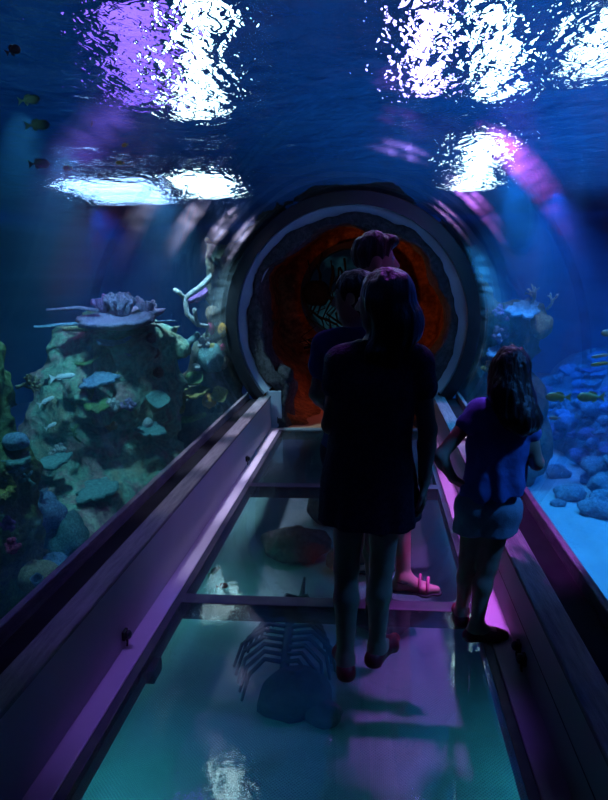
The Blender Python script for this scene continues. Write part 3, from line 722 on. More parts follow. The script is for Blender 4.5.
# ---- girl leaning by the right kerb
def girl():
    s = .76
    J = dict(hL=(.685, 2.70, .595), hR=(.790, 2.70, .595), pel=(.745, 2.70, .68), chest=(.775, 2.715, .885), sL=(.680, 2.71, 1.020), sR=(.882, 2.70, .985), nb=(.790, 2.71, 1.05),
             head=(.820, 2.735, 1.195), kL=(.665, 2.735, .335), kR=(.742, 2.68, .335), aL=(.648, 2.775, .065), aR=(.692, 2.635, .068), tL=(.655, 2.91, .026), tR=(.815, 2.655, .03),
             eL=(.520, 2.64, .840), wL=(.580, 2.675, .735), eR=(.925, 2.675, .805), wR=(.905, 2.845, .86))
    r = empty('person', (.72, 2.68, 0), 'girl with long dark hair in blue T-shirt and pale shorts leaning by the right kerb', 'person')
    face = un((.35, .9, -.10)); up = un((.06, .05, 1)); P, B = figure(r, J, s, .006, face=face, up=up, hands=dict(L=((.72, .35, -.55), (.3, .6, .6), -1), R=((-.1, .5, .8), (-1, 0, 0), 1)))
    S = SDF((.50, 2.50, .60), (1.02, 2.95, 1.14), .0065)
    torso(S, J['hL'], J['hR'], J['pel'], J['chest'], J['sL'], J['sR'], J['nb'], s, 1.03, infl=.008)
    S.cone((.748, 2.70, .68), (.775, 2.71, .85), .100, .086, .05)
    S.cone((.80, 2.69, .66), (.81, 2.70, .75), .075, .07, .05)
    for a, e in (('sL', 'eL'), ('sR', 'eR')):
        a_, e_ = np.array(J[a]), np.array(J[e]); S.cone(a_, a_+(e_-a_)*.30, .040, .046, .012)
    S.cut_plane((.74, 2.7, .655), (.22, 0, -1)); S.ell((.795, 2.72, 1.105), (.062, .065, .06), .01, op='d')
    ang = np.arctan2(S.Y-2.70, S.X-.76); S.D = S.D+(.006*np.sin(8*ang+S.Z*6)*np.clip((.95-S.Z)/.3, 0, 1)).astype(np.float32)
    S.noise(.004, 14, 2); S.mesh('tshirt', SK['girlshirt'], r, loc=r.location)
    S = SDF((.54, 2.52, .42), (.96, 2.90, .72), .0065); S.cone(J['hL'], J['hR'], .092, .092, .04)
    for a, b in (('hL', 'kL'), ('hR', 'kR')): a_, b_ = np.array(J[a]), np.array(J[b]); S.cone(a_, b_, .086, .090, .02)
    S.cut_plane((.73, 2.7, .487), (.05, 0, -1)); S.cut_plane((0, 0, .69), (0, 0, 1)); S.noise(.003, 20, 2); S.mesh('shorts', SK['shorts'], r, loc=r.location)
    pr = [('e', P(0, -.02, .022), (.090*s, .110*s, .106*s), .02, B), ('c', P(0, -.055, .02), P(.01, -.08, -.12), .092*s, .098*s, .04), ('c', P(.01, -.08, -.12), (.842, 2.605, 1.005), .098*s, .085*s, .04),
          ('c', P(.05, -.06, -.06), (.885, 2.625, 1.00), .06*s, .05*s, .03), ('c', P(-.05, -.06, -.06), (.79, 2.60, 1.01), .06*s, .05*s, .03)]
    hair_mesh(r, pr, [(P(0, .085, -.035), (.08*s, .085*s, .105*s), .01, B)], (.66, 2.46, .92), (1.02, 2.90, 1.36), .0065)
    for a, t in (('aL', 'tL'), ('aR', 'tR')): shoe_flat(r, J[a], J[t], s*1.06, SK['shoe'], SK['sole'])
girl()

# ================================================================ REEF
S = SDF((-3.7, 3.9, -.95), (-1.40, 7.1, 1.55), .04)
S.cone((-2.42, 6.0, -.7), (-2.36, 6.0, .6), .78, .56, .2); S.cone((-2.36, 6.0, .4), (-2.30, 6.0, .78), .56, .42, .2); S.ell((-2.24, 5.95, 1.04), (.54, .44, .14), .12)
S.ell((-2.30, 5.5, -.55), (.70, .80, .50), .2); S.ell((-2.25, 4.95, -.80), (.50, .42, .28), .1); S.cone((-1.98, 5.85, -.6), (-2.0, 5.9, .35), .42, .24, .2); S.ell((-2.72, 5.7, .05), (.3, .3, .5), .2)
S.noise(.12, 1.7, 5); S.noise(.075, 5.5, 4); S.noise(.03, 15, 2)
S.ell((-2.22, 5.52, .76), (.135, .40, .27), .06, op='d'); S.ell((-2.36, 5.0, -.12), (.19, .36, .15), .06, op='d'); S.ell((-2.72, 5.1, -.22), (.16, .3, .09), .05, op='d'); S.ell((-2.25, 5.45, .28), (.1, .2, .06), .05, op='d')
rock_main = S.mesh('reef_rock', M['rock'], loc=(-2.35, 5.9, -.7)); tag(rock_main, 'tall reef rock with a dark cave hole, standing in the left of the tank', 'rock')
S = SDF((-2.95, 3.2, -.95), (-1.7, 4.45, 1.6), .03)
S.cone((-2.36, 3.78, -.7), (-2.33, 3.80, .4), .36, .29, .1); S.cone((-2.33, 3.80, .4), (-2.36, 3.80, 1.08), .29, .25, .1); S.noise(.06, 2.6, 4); S.noise(.035, 11, 3)
rock_col = S.mesh('reef_rock', M['rockgreen'], loc=(-2.36, 3.78, -.7)); tag(rock_col, 'mossy green rock column cut off by the left edge of the photo', 'rock')
S = SDF((-2.45, 6.5, -.95), (2.5, 7.6, 2.6), .045)
rr = np.sqrt(S.X**2+(S.Z-CZ)**2); an = np.arctan2(S.Z-CZ, S.X)
S.field(np.maximum(rr-(1.43+.04*np.sin(5*an)+.03*np.sin(11*an+1)), np.abs(S.Y-6.98)-.28), .1)
for c, r_ in (((-1.62, 6.95, -.1), (.50, .36, .75)), ((-1.50, 6.95, .62), (.30, .3, .42)), ((-1.43, 6.95, 1.35), (.14, .24, .5)), ((1.66, 6.95, -.1), (.52, .36, .8)), ((1.60, 6.95, .75), (.30, .3, .45)), ((1.62, 6.95, 1.12), (.34, .28, .14))): S.ell(c, r_, .15)
S.noise(.10, 2.2, 4); S.noise(.05, 8, 3)
S.D = np.maximum(S.D, (1.352-np.sqrt(S.X**2+(S.Z-CZ)**2))).astype(np.float32); S.D = np.where((np.abs(S.X) < 1.16) & (S.Z < .5), .3, S.D).astype(np.float32)
S.cut_plane((0, 0, 2.50), (0, 0, 1))
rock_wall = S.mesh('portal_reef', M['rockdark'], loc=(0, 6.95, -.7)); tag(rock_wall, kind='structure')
S = SDF((1.9, 5.6, -1.0), (6.4, 13.5, .9), .07)
for c, r_ in (((3.5, 8.2, -.75), (.95, 1.8, .75)), ((4.3, 10.5, -.7), (1.5, 2.2, 1.1)), ((3.1, 6.7, -.85), (.55, .7, .45))): S.ell(c, r_, .3)
S.noise(.16, 1.5, 4)
rock_slope = S.mesh('reef_mound', M['rubble'], loc=(3.5, 8.2, -.7)); tag(rock_slope, kind='structure')
# ---- corals and sponges growing on the rocks
def frame(n):
    n = Vector(n).normalized(); a = n.orthogonal().normalized(); return a, n.cross(a), n
def put(mb, name, mat, p, label, cat='coral', group=None):
    o = mb.build(name, mat, loc=p); return tag(o, label, cat, group)
def fingers(p, n, cnt, L, r, mat, label, seed, spread=.8, name='finger_coral', group=None, knob=1.25):
    q = random.Random(seed); a, b, c = frame(n); mb = MB()
    for i in range(cnt):
        th = q.uniform(0, 6.28); t = spread*math.sqrt(q.random()); d = (c+a*math.cos(th)*t+b*math.sin(th)*t+Vector((0, 0, .25))).normalized(); l = L*q.uniform(.6, 1.1)
        s0 = (a*math.cos(th)+b*math.sin(th))*L*.25*t-c*L*.15; mid = s0+d*l*.55+Vector([q.uniform(-1, 1)*l*.07 for _ in range(3)])
        mb.tube([s0, mid, s0+d*l], [r*1.1, r, r*knob], 7)
        if q.random() < .6:
            e = (d+a*q.uniform(-.9, .9)+b*q.uniform(-.9, .9)).normalized(); mb.tube([mid, mid+e*l*.25, mid+e*l*.42], [r*.9, r*.9, r*1.05], 6)
    mb.ellipsoid((0, 0, 0), (L*.32, L*.32, L*.22), 10, 6, noise=.15, seed=seed)
    return put(mb, name, mat, p, label, 'coral', group)
def stag(p, n, L, r, mat, label, seed, depth=3, name='branching_coral', group=None):
    q = random.Random(seed); mb = MB()
    def br(s, d, l, r_, k):
        m = s+d*l*.5+Vector([q.uniform(-1, 1)*l*.08 for _ in range(3)]); e = s+d*l; mb.tube([s, m, e], [r_, r_*.9, r_*.8], 7)
        if k > 0:
            for _ in range(q.choice((2, 3))):
                nd = (d+Vector([q.uniform(-.9, .9) for _ in range(3)])+Vector((0, 0, .2))).normalized(); br(e-d*l*.15, nd, l*q.uniform(.6, .85), r_*.78, k-1)
    a, b, c = frame(n); br(-c*L*.1, c, L, r, depth); return put(mb, name, mat, p, label, 'coral', group)
def plate(p, n, R_, mat, label, seed, t=.02, name='plate_coral', group=None, sq=1.0, rz=0.0, bowl=.10):
    n = Vector((n[0]*.5, n[1]*.5, n[2])); R_ *= .78; q = random.Random(seed); ph = [q.uniform(0, 6.28) for _ in range(4)]; a, b, c = frame(n); V = []; F = []; nu = 40; rings = (0, .35, .7, 1.0, .97, .6, 0.001)
    for j, f in enumerate(rings):
        top = j < 4
        for i in range(nu):
            u = 2*PI*i/nu; rr = R_*f*(1+.14*math.sin(3*u+ph[0])+.10*math.sin(7*u+ph[1])+.10*f*math.sin(13*u+ph[2])+.07*f*q.uniform(-1, 1))
            z = (t if top else 0)+R_*bowl*f*f+.03*R_*f*math.sin(5*u+ph[3])-(0 if top or f > .9 else R_*.22*(1-f))
            x_, y_ = rr*math.cos(u), rr*math.sin(u)*sq; V.append(a*(x_*math.cos(rz)-y_*math.sin(rz))+b*(x_*math.sin(rz)+y_*math.cos(rz))+c*z)
    for j in range(len(rings)-1):
        for i in range(nu): F.append((j*nu+i, j*nu+(i+1) % nu, (j+1)*nu+(i+1) % nu, (j+1)*nu+i))
    return put(MB().add(V, F), name, mat, p, label, 'coral', group)
def ball(p, r, mat, label, seed, name='brain_coral', cat='coral', group=None, sc=(1, 1, 1), nz=.08):
    mb = MB(); mb.ellipsoid((0, 0, 0), (r*sc[0], r*sc[1], r*sc[2]), 22, 14, noise=nz, seed=seed); return put(mb, name, mat, p, label, cat, group)
def cup(p, n, R_, H, mat, label, seed, name='cup_coral', cat='coral', group=None):
    a, b, c = frame(n); nu = 20; prof = [(R_*.35, 0), (R_*.55, H*.4), (R_*.9, H*.8), (R_*1.05, H), (R_*.92, H*1.04), (R_*.7, H*.75), (R_*.25, H*.45), (.001, H*.42)]; V = []; F = []; q = random.Random(seed); ph = q.uniform(0, 6)
    for (r_, h_) in prof:
        for i in range(nu):
            u = 2*PI*i/nu; k = 1+.10*math.sin(4*u+ph)+.05*math.sin(9*u+ph); V.append((a*math.cos(u)+b*math.sin(u))*r_*k+c*(h_-H*.1))
    for j in range(len(prof)-1):
        for i in range(nu): F.append((j*nu+i, j*nu+(i+1) % nu, (j+1)*nu+(i+1) % nu, (j+1)*nu+i))
    return put(MB().add(V, F), name, mat, p, label, cat, group)
def leafy(p, n, R_, mat, label, seed, cnt=5, name='leaf_coral', group=None):
    q = random.Random(seed); a, b, c = frame(n); mb = MB()
    for k in range(cnt):
        th = 2*PI*k/cnt+q.uniform(-.3, .3); out = a*math.cos(th)+b*math.sin(th); side = c.cross(out); V = []; F = []; m, w_ = 7, 7; L = R_*q.uniform(.8, 1.1); ph = q.uniform(0, 6)
        for sgn in (1, -1):
            for i in range(m):
                f = i/(m-1); 
                for j in range(w_):
                    g = (j/(w_-1)-.5)*2; wd = R_*.55*math.sin(PI*(.15+.7*f)); V.append(out*L*f*.8+c*L*(.75*f-.25*f*f)+side*g*wd+(c*.10+out*.12)*R_*f*math.sin(g*5+ph)+(c-out*.6)*R_*.035*sgn*(1.05-f*.6))
        k0 = m*w_
        for i in range(m-1):
            for j in range(w_-1):
                x = i*w_+j; F += [(x, x+1, x+w_+1, x+w_), (k0+x, k0+x+w_, k0+x+w_+1, k0+x+1)]
        ed = [j for j in range(w_)]+[i*w_+w_-1 for i in range(1, m)]+[(m-1)*w_+j for j in range(w_-2, -1, -1)]+[i*w_ for i in range(m-2, 0, -1)]
        for x, y in zip(ed, ed[1:]+ed[:1]): F.append((x, y, k0+y, k0+x))
        mb.add(V, F)
    return put(mb, name, mat, p, label, 'coral', group)
def arch(pts, r, mat, label, name='branching_coral', twig=0, seed=0, cat='coral'):
    q = random.Random(seed); p0 = Vector(pts[0]); P = [Vector(v)-p0 for v in pts]; mb = MB(); n_ = len(P); mb.tube(P, [r*(1.1-.4*i/(n_-1)) for i in range(n_)], 8)
    for k in range(twig):
        i = q.randrange(1, n_); d = Vector((q.uniform(-1, 1), q.uniform(-.6, .2), q.uniform(.2, 1))).normalized(); l = r*q.uniform(3, 6); mb.tube([P[i], P[i]+d*l*.5, P[i]+d*l], [r*.7, r*.6, r*.75], 6)
    return put(mb, name, mat, p0, label, cat)

# on the tall reef rock
fingers((-2.05, 5.70, 1.30), (0, -.1, 1), 30, .20, .020, CM['lilac'], 'lilac finger coral thicket crowning the top of the tall reef rock', 11, .75)
fingers((-2.25, 5.75, 1.33), (-.1, -.1, 1), 18, .15, .017, CM['purple'], 'purple finger coral at the left shoulder of the tall reef rock top', 12, .75)
fingers((-1.88, 5.82, 1.28), (.15, -.1, 1), 16, .17, .018, CM['lilac'], 'smaller lilac finger coral at the right end of the tall reef rock top', 13, .7)
plate((-2.02, 5.60, 1.22), (-.05, -.35, 1), .46, CM['lilac'], 'broad lilac table coral just under the finger corals on the tall reef rock', 14, .035)
plate((-2.36, 5.56, 1.18), (-.15, -.25, 1), .22, CM['tan'], 'flat pale tan table coral jutting left from the tall reef rock', 15, .025)
plate((-2.10, 5.55, 1.04), (0, -.3, 1), .17, CM['blue'], 'small pale blue plate coral under the broad lilac table coral', 16, .02)
plate((-1.95, 5.62, .93), (.1, -.3, 1), .13, CM['lilac'], 'lilac ledge coral directly above the dark cave hole', 17, .02)
plate((-2.38, 5.58, .86), (-.2, -.5, 1), .14, CM['green'], 'dull green plate coral left of the dark cave hole', 18, .02)
plate((-2.20, 5.42, .70), (-.2, -.55, 1), .20, CM['blue'], 'pale blue plate coral at the lower left rim of the cave hole', 19, .022)
leafy((-2.33, 5.45, .57), (-.3, -.8, .5), .15, CM['yellow'], 'yellow green leaf coral below the cave hole on the tall reef rock', 20)
plate((-2.16, 5.30, .50), (-.2, -.6, .8), .15, CM['green'], 'green plate coral just right of the yellow leaf coral', 21, .02)
fingers((-2.05, 5.32, .48), (0, -.8, .6), 12, .09, .016, CM['white'], 'pale stubby coral clump below the cave hole', 22)
fingers((-1.93, 5.40, .48), (.2, -.8, .6), 12, .09, .016, CM['lilac'], 'lilac stubby coral clump at the lower right of the cave hole', 23)
ball((-2.13, 5.44, .30), .052, CM['yellow'], 'round yellow ball coral in the middle of the tall reef rock', 24, sc=(1.1, 1, .8))
ball((-1.86, 5.63, .28), .052, CM['white'], 'small whitish ball coral at the right side of the tall reef rock', 25)
plate((-1.82, 5.60, .22), (.4, -.6, .7), .16, CM['cyan'], 'blue green plate coral under the whitish ball coral', 26, .02)
cup((-1.76, 5.66, .47), (.4, -.6, .7), .10, .07, CM['cyan'], 'blue green cup coral high on the right edge of the tall reef rock', 27)
for i, (p, lb) in enumerate((((-1.80, 5.70, 1.06), 'uppermost brown knob sponge on the right edge of the tall reef rock'), ((-1.77, 5.69, .93), 'middle brown knob sponge on the right edge of the tall reef rock'), ((-1.76, 5.74, .74), 'lowest brown knob sponge on the right edge of the tall reef rock'))):
    ball(p, .05, CM['brown'], lb, 30+i, 'knob_sponge', 'sponge', 'brown knob sponges')
ball((-2.21, 4.60, -.33), .085, CM['brown'], 'round brown boulder coral resting low on the slope of the tall reef rock', 34, 'boulder_coral', nz=.12)
fingers((-2.60, 5.36, .03), (-.3, -.4, 1), 12, .13, .018, CM['white'], 'pale finger coral on the left slope of the tall reef rock', 35)
cup((-2.72, 5.24, -.10), (-.3, -.3, 1), .055, .13, CM['tan'], 'lone tan tube sponge at the lower left foot of the tall reef rock', 36, 'tube_sponge', 'sponge')
stag((-2.40, 5.34, .18), (-.2, -.8, .7), .09, .013, CM['green'], 'dark green branching coral in front of the lower tall reef rock', 37)
plate((-2.12, 5.03, -.20), (-.2, -.5, 1), .22, CM['cyan'], 'blue green ledge coral beside the lower hollow of the tall reef rock', 38, .03)
plate((-2.48, 5.02, .06), (-.2, -.4, 1), .17, CM['cyan'], 'blue green crust coral at the left of the lower hollow', 39, .03)
arch([(-2.25, 5.62, 1.33), (-2.42, 5.60, 1.36), (-2.58, 5.58, 1.35), (-2.70, 5.55, 1.345)], .016, CM['lilac'], 'upper of two thin whip corals sticking out left from the reef rock top', 'whip_coral')
arch([(-2.42, 5.54, 1.215), (-2.56, 5.50, 1.215), (-2.70, 5.48, 1.20), (-2.78, 5.45, 1.205)], .016, CM['blue'], 'lower of two thin whip corals sticking out left from the reef rock top', 'whip_coral')
arch([(-1.80, 5.85, 1.20), (-1.70, 5.86, 1.205), (-1.60, 5.87, 1.21)], .012, CM['blue'], 'short thin whip coral sticking out right from the reef rock top', 'whip_coral')
q = random.Random(15); mi = rock_main.matrix_world.inverted(); got = 0
for i in range(120):
    s0 = Vector((q.uniform(-2.85, -1.75), 3.0, q.uniform(-.45, 1.15))); d0 = Vector((q.uniform(-.02, .02), 1, 0)).normalized(); ok, l, n, _ = rock_main.ray_cast(mi @ s0, d0)
    if not ok or n.y > -.3: continue
    l = rock_main.matrix_world @ l; mt = q.choice((CM['cyan'], CM['green'], CM['tan'], CM['white'], CM['brown'], CM['green'])); k2 = q.random()
    if k2 < .5: fingers(tuple(l), n+Vector((0, 0, .4)), 9, q.uniform(.05, .085), .011, mt, 'little nubby coral tuft scattered over the tall reef rock', 500+i, group='nubby coral tufts on the tall reef rock', name='nubby_coral')
    else: ball(tuple(l), q.uniform(.025, .05), mt, 'little round coral knob scattered over the tall reef rock', 500+i, 'knob_coral', group='round coral knobs on the tall reef rock', nz=.15)
    got += 1
    if got >= 60: break
# on and beside the green column at the left edge
stag((-2.03, 3.82, .94), (1, -.1, .35), .07, .013, CM['tan'], 'tan branching coral sticking out of the green column at the left edge', 40, 4)
fingers((-2.28, 3.62, 1.36), (.4, -.3, 1), 8, .10, .013, CM['green'], 'dark green tuft coral on top of the green column', 41)
ball((-2.03, 3.74, .60), .075, CM['blue'], 'pale blue rounded coral lobe beside the green column', 42, 'lobe_coral', sc=(1.1, 1, .75))
plate((-2.03, 3.70, .47), (.3, -.2, 1), .12, CM['cyan'], 'pale blue plate coral under the blue lobe coral', 43, .03)
stag((-1.98, 3.66, .36), (1, -.2, .25), .08, .014, CM['cyan'], 'pale blue green antler coral pointing right from the green column', 44, 2)
leafy((-2.04, 3.55, .36), (.5, -.8, .3), .11, CM['yellow'], 'yellow ruffled leaf coral at the lower green column', 45, 6)
fingers((-2.05, 3.56, .10), (.7, -.6, .3), 14, .07, .013, CM['purple'], 'upper purple knobby coral low on the green column', 46, group=None)
fingers((-2.0, 3.52, -.02), (.7, -.6, .3), 14, .07, .013, CM['pink'], 'crimson knobby coral just below the purple knobby coral', 47)
ball((-2.13, 4.15, -.05), .14, CM['blue'], 'uppermost of the pale blue coral boulders behind the green column', 48, 'coral_boulder', nz=.16, group='pale blue coral boulders')
ball((-2.02, 4.22, -.28), .17, CM['cyan'], 'middle one of the pale blue coral boulders behind the green column', 49, 'coral_boulder', nz=.18, group='pale blue coral boulders', sc=(1, 1, 1.2))
ball((-1.98, 3.95, -.44), .16, CM['blue'], 'lowest of the pale blue coral boulders behind the green column', 50, 'coral_boulder', nz=.16, group='pale blue coral boulders')
stag((-2.10, 4.08, .06), (.2, -.3, 1), .06, .012, CM['blue'], 'pale blue spiky coral on the uppermost blue coral boulder', 51, 2)
ball((-1.90, 3.62, -.27), .12, CM['tan'], 'tan brain coral at the foot of the green column just above the sill', 52, sc=(1.1, 1, .9), nz=.05)
cup((-1.83, 3.50, -.30), (.2, -.6, 1), .035, .16, CM['blue'], 'small blue tube sponge in front of the tan brain coral', 53, 'tube_sponge', 'sponge')
# on the reef wall left of the portal
arch([(-1.95, 6.62, .50), (-1.98, 6.45, .62), (-1.90, 6.35, .76), (-1.82, 6.35, .82)], .035, CM['white'], 'white curved branch coral bending up left of the cave opening', twig=1, seed=1)
fingers((-1.80, 6.38, .82), (-.1, -.2, 1), 6, .17, .020, CM['yellow'], 'yellow finger coral with orange tips near the white curved branch', 54, .8, knob=1.6)
arch([(-1.80, 6.42, .80), (-1.70, 6.5, .92), (-1.60, 6.6, 1.02)], .045, CM['cyan'], 'thick pale green branch leaning up to the right beside the yellow finger coral', seed=3)
fingers((-1.54, 6.62, .90), (0, -.8, .6), 16, .10, .018, CM['white'], 'bright white knobby coral left of the portal ring', 55)
fingers((-1.62, 6.62, .66), (0, -.8, .6), 14, .08, .016, CM['white'], 'smaller white knobby coral below the bright white one', 56)
ball((-1.48, 6.62, .76), .15, CM['cyan'], 'blue green lobe coral between the two white knobby corals and the ring', 57, 'lobe_coral', nz=.14)
ball((-1.45, 6.60, .86), .06, CM['yellow'], 'small yellow green ball coral on the blue green lobe coral', 58)
cup((-1.66, 6.60, .50), (0, -.6, .8), .10, .08, CM['green'], 'green cup coral on the reef wall left of the portal', 59)
plate((-1.66, 6.56, .38), (0, -.5, 1), .18, CM['yellow'], 'yellow green plate coral below the green cup coral', 60, .03)
cup((-1.40, 6.62, .36), (.1, -.9, .3), .085, .07, CM['yellow'], 'round yellow green ring shaped coral close to the kerb end', 61)
ball((-1.52, 6.60, .30), .075, CM['orange'], 'orange sponge lump between the plate coral and the ring shaped coral', 62, 'sponge_lump', 'sponge', nz=.15)
fingers((-1.84, 6.58, .22), (-.2, -.8, .6), 8, .14, .028, CM['yellow'], 'yellow stubby coral at the lower left of the reef wall', 63)
arch([(-1.86, 6.55, .10), (-1.70, 6.50, .12), (-1.55, 6.52, .17)], .04, CM['green'], 'green arm coral lying along the foot of the reef wall', seed=5)
ball((-1.90, 6.62, .40), .11, CM['brown'], 'brown boulder coral at the left foot of the white curved branch', 64, 'boulder_coral', nz=.15)
ball((-1.36, 6.64, .72), .055, CM['tan'], 'tan coral knob nearest the left edge of the portal ring', 65, sc=(1, 1, 1.5))
fingers((-1.35, 6.62, .86), (-.2, -.8, .4), 9, .06, .013, CM['pink'], 'dusky pink coral tuft near the left edge of the portal ring', 66)
plate((-1.58, 6.66, 1.40), (-.1, -.75, .5), .17, CM['purple'], 'purple fan coral glowing on the reef wall left of the portal', 67, .02, 'fan_coral', sq=.55)
arch([(-1.42, 6.62, 1.62), (-1.55, 6.58, 1.50), (-1.70, 6.52, 1.40), (-1.68, 6.50, 1.24), (-1.58, 6.52, 1.12), (-1.48, 6.58, 1.10)], .032, CM['white'], 'long pale hooked branch coral looping around the purple fan', twig=3, seed=8)
ball((-1.44, 6.62, 1.22), .075, CM['brown'], 'brown sponge knob below the purple fan coral', 68, 'knob_sponge', 'sponge', sc=(1, 1, 1.2))
ball((-1.46, 6.60, 1.08), .048, CM['pink'], 'crimson sponge under the purple fan coral', 69, 'sponge_lump', 'sponge', sc=(.8, .8, 1.5))
ball((-1.33, 6.56, 1.06), .052, CM['orange'], 'bright orange sponge beside the portal ring', 70, 'sponge_lump', 'sponge', sc=(.9, .8, 1.4))
arch([(-1.38, 6.60, 1.56), (-1.40, 6.56, 1.72), (-1.44, 6.54, 1.80), (-1.38, 6.52, 1.92)], .035, CM['brown'], 'brown branch coral standing up at the upper left of the portal ring', twig=4, seed=9)
stag((-1.30, 6.58, 1.72), (-.3, -.4, 1), .08, .015, CM['tan'], 'small tan branching coral at the upper left of the portal ring', 71, 2)
# on the reef wall right of the portal
plate((1.72, 6.62, 1.20), (.2, -.7, .6), .26, CM['blue'], 'bright blue table coral on the reef wall right of the portal', 72, .025, sq=.6)
stag((1.82, 6.72, 1.26), (.3, -.4, 1), .10, .017, CM['white'], 'pale staghorn coral topping the reef wall right of the portal', 73, 3)
stag((1.98, 6.74, 1.22), (.5, -.4, .9), .10, .017, CM['white'], 'pale staghorn coral at the outer tip of the right reef wall', 74, 2)
fingers((1.52, 6.62, 1.15), (0, -.8, .6), 18, .13, .020, CM['purple'], 'purple finger coral between the portal ring and the blue table coral', 75)
fingers((1.50, 6.62, .95), (-.1, -.9, .4), 16, .12, .020, CM['lilac'], 'lilac finger coral below the purple one right of the portal', 76)
plate((1.48, 6.58, .78), (0, -.7, .7), .14, CM['blue'], 'small blue plate coral right of the portal above the kerb', 77, .02)
fingers((1.40, 6.60, .62), (0, -.9, .4), 10, .09, .018, CM['orange'], 'faint orange finger coral low beside the right of the portal ring', 78)
ball((1.92, 6.72, 1.05), .12, CM['tan'], 'tan lobe coral under the outer staghorn coral', 79, 'lobe_coral', nz=.15)
# rubble heap on the right
q = random.Random(4)
bpy.context.view_layer.update()
mi = rock_slope.matrix_world.inverted(); heads = []
for i in range(900):
    if q.random() < .5: s0, d0 = Vector((q.uniform(2.2, 4.2), q.uniform(5.9, 10.5), 3)), Vector((0, 0, -1))
    else: s0, d0 = Vector((1.4, q.uniform(5.9, 10.5), q.uniform(-.65, .1))), Vector((1, 0, 0))
    ok, l, n, _ = rock_slope.ray_cast(mi @ s0, d0)
    if not ok: continue
    l = rock_slope.matrix_world @ l; r_ = q.choice((.06, .08, .10, .13))
    if l.z < -.66 or any((l-h).length < .85*(r_+g) for h, g in heads): continue
    heads.append((l.copy(), r_)); kind = q.random(); p = tuple(l+n*r_*.55)
    if kind < .55: ball(p, r_, q.choice((M['rubble'], M['rubble'], CM['blue'], CM['lilac'])), 'rounded blue grey coral boulder on the rubble mound at the right', 200+i, 'coral_boulder', group='coral boulders on the right rubble mound', sc=(1.2, 1, .75), nz=.2)
    elif kind < .82: fingers(p, n+Vector((0, 0, .5)), 9, r_*1.5, r_*.2, q.choice((CM['lilac'], CM['blue'], CM['white'], M['rubble'])), 'stubby branching coral on the rubble mound at the right', 200+i, group='branching corals on the right rubble mound')
    else: plate(p, n+Vector((0, 0, .6)), r_*1.5, q.choice((CM['blue'], CM['lilac'], M['rubble'])), 'flat plate coral on the rubble mound at the right', 200+i, .02, group='plate corals on the right rubble mound')
    if len(heads) >= 110: break
for i, (x, y, r_, lb) in enumerate(((2.36, 6.05, .13, 'nearest large rounded boulder on the pale sand at the right edge'), (2.22, 6.45, .12, 'boulder on pale sand just behind the nearest large one at the right'), (2.30, 7.2, .11, 'farther boulder on the pale sand along the rubble mound'), (2.55, 6.3, .14, 'boulder at the foot of the rubble mound touching the right edge of the photo'), (2.05, 6.25, .06, 'small stone on pale sand left of the nearest large boulder'))):
    ball((x, y, -.70+r_*.5), r_, M['rubble'], lb, 400+i, 'boulder', 'boulder', sc=(1.25, 1, .75), nz=.2)

# ---- fossil skeleton on the sand below the glass, and stones around it
t = empty('fossil_skeleton', (-.28, 3.30, -.66), 'dark animal skeleton with curved ribs lying under the nearest glass floor panel', 'skeleton')
bone = solid('dark_bone', (.04, .045, .045), (.08, .08, .075), 12, .8, bump=.3)
MB().tube([(.02, -.10, .07), (0, .2, .08), (-.02, .5, .07), (.02, .8, .05), (.0, 1.15, .02)], [.026, .030, .028, .02, .01], 8).build('spine', bone, t)
for sx in (-1, 1):
    for i in range(11):
        y = -.02+i*.075; w_ = .30*(1-abs(i-4)/11.0); MB().tube([(0, y, .085), (sx*w_*.5, y-.03, .12), (sx*w_*.9, y-.13, .08), (sx*w_, y-.24, .0)], [.013, .013, .012, .008], 6).build('rib', bone, t)
sk = MB().ellipsoid((.10, -.26, .06), (.20, .17, .12), 18, 10, .5, .12, 5); sk.ellipsoid((.25, -.36, .03), (.12, .09, .06), 14, 8, -.6, .1, 6); sk.build('skull', bone, t)
for i, (x, y, r_, lb) in enumerate(((-.42, 4.95, .22, 'large dark stone lying under the middle glass floor panel'), (.12, 4.75, .18, 'dark stone under the middle glass panel, behind the woman in the dress'), (.30, 3.9, .18, 'dark stone under the floor bar between the middle and nearest panels'), (-.1, 5.8, .24, 'dark stone under the farthest glass floor panel'))):
    ball((x, y, -.66+r_*.3), r_, M['rockdark'], lb, 420+i, 'stone', 'stone', sc=(1.3, 1, .6), nz=.16)

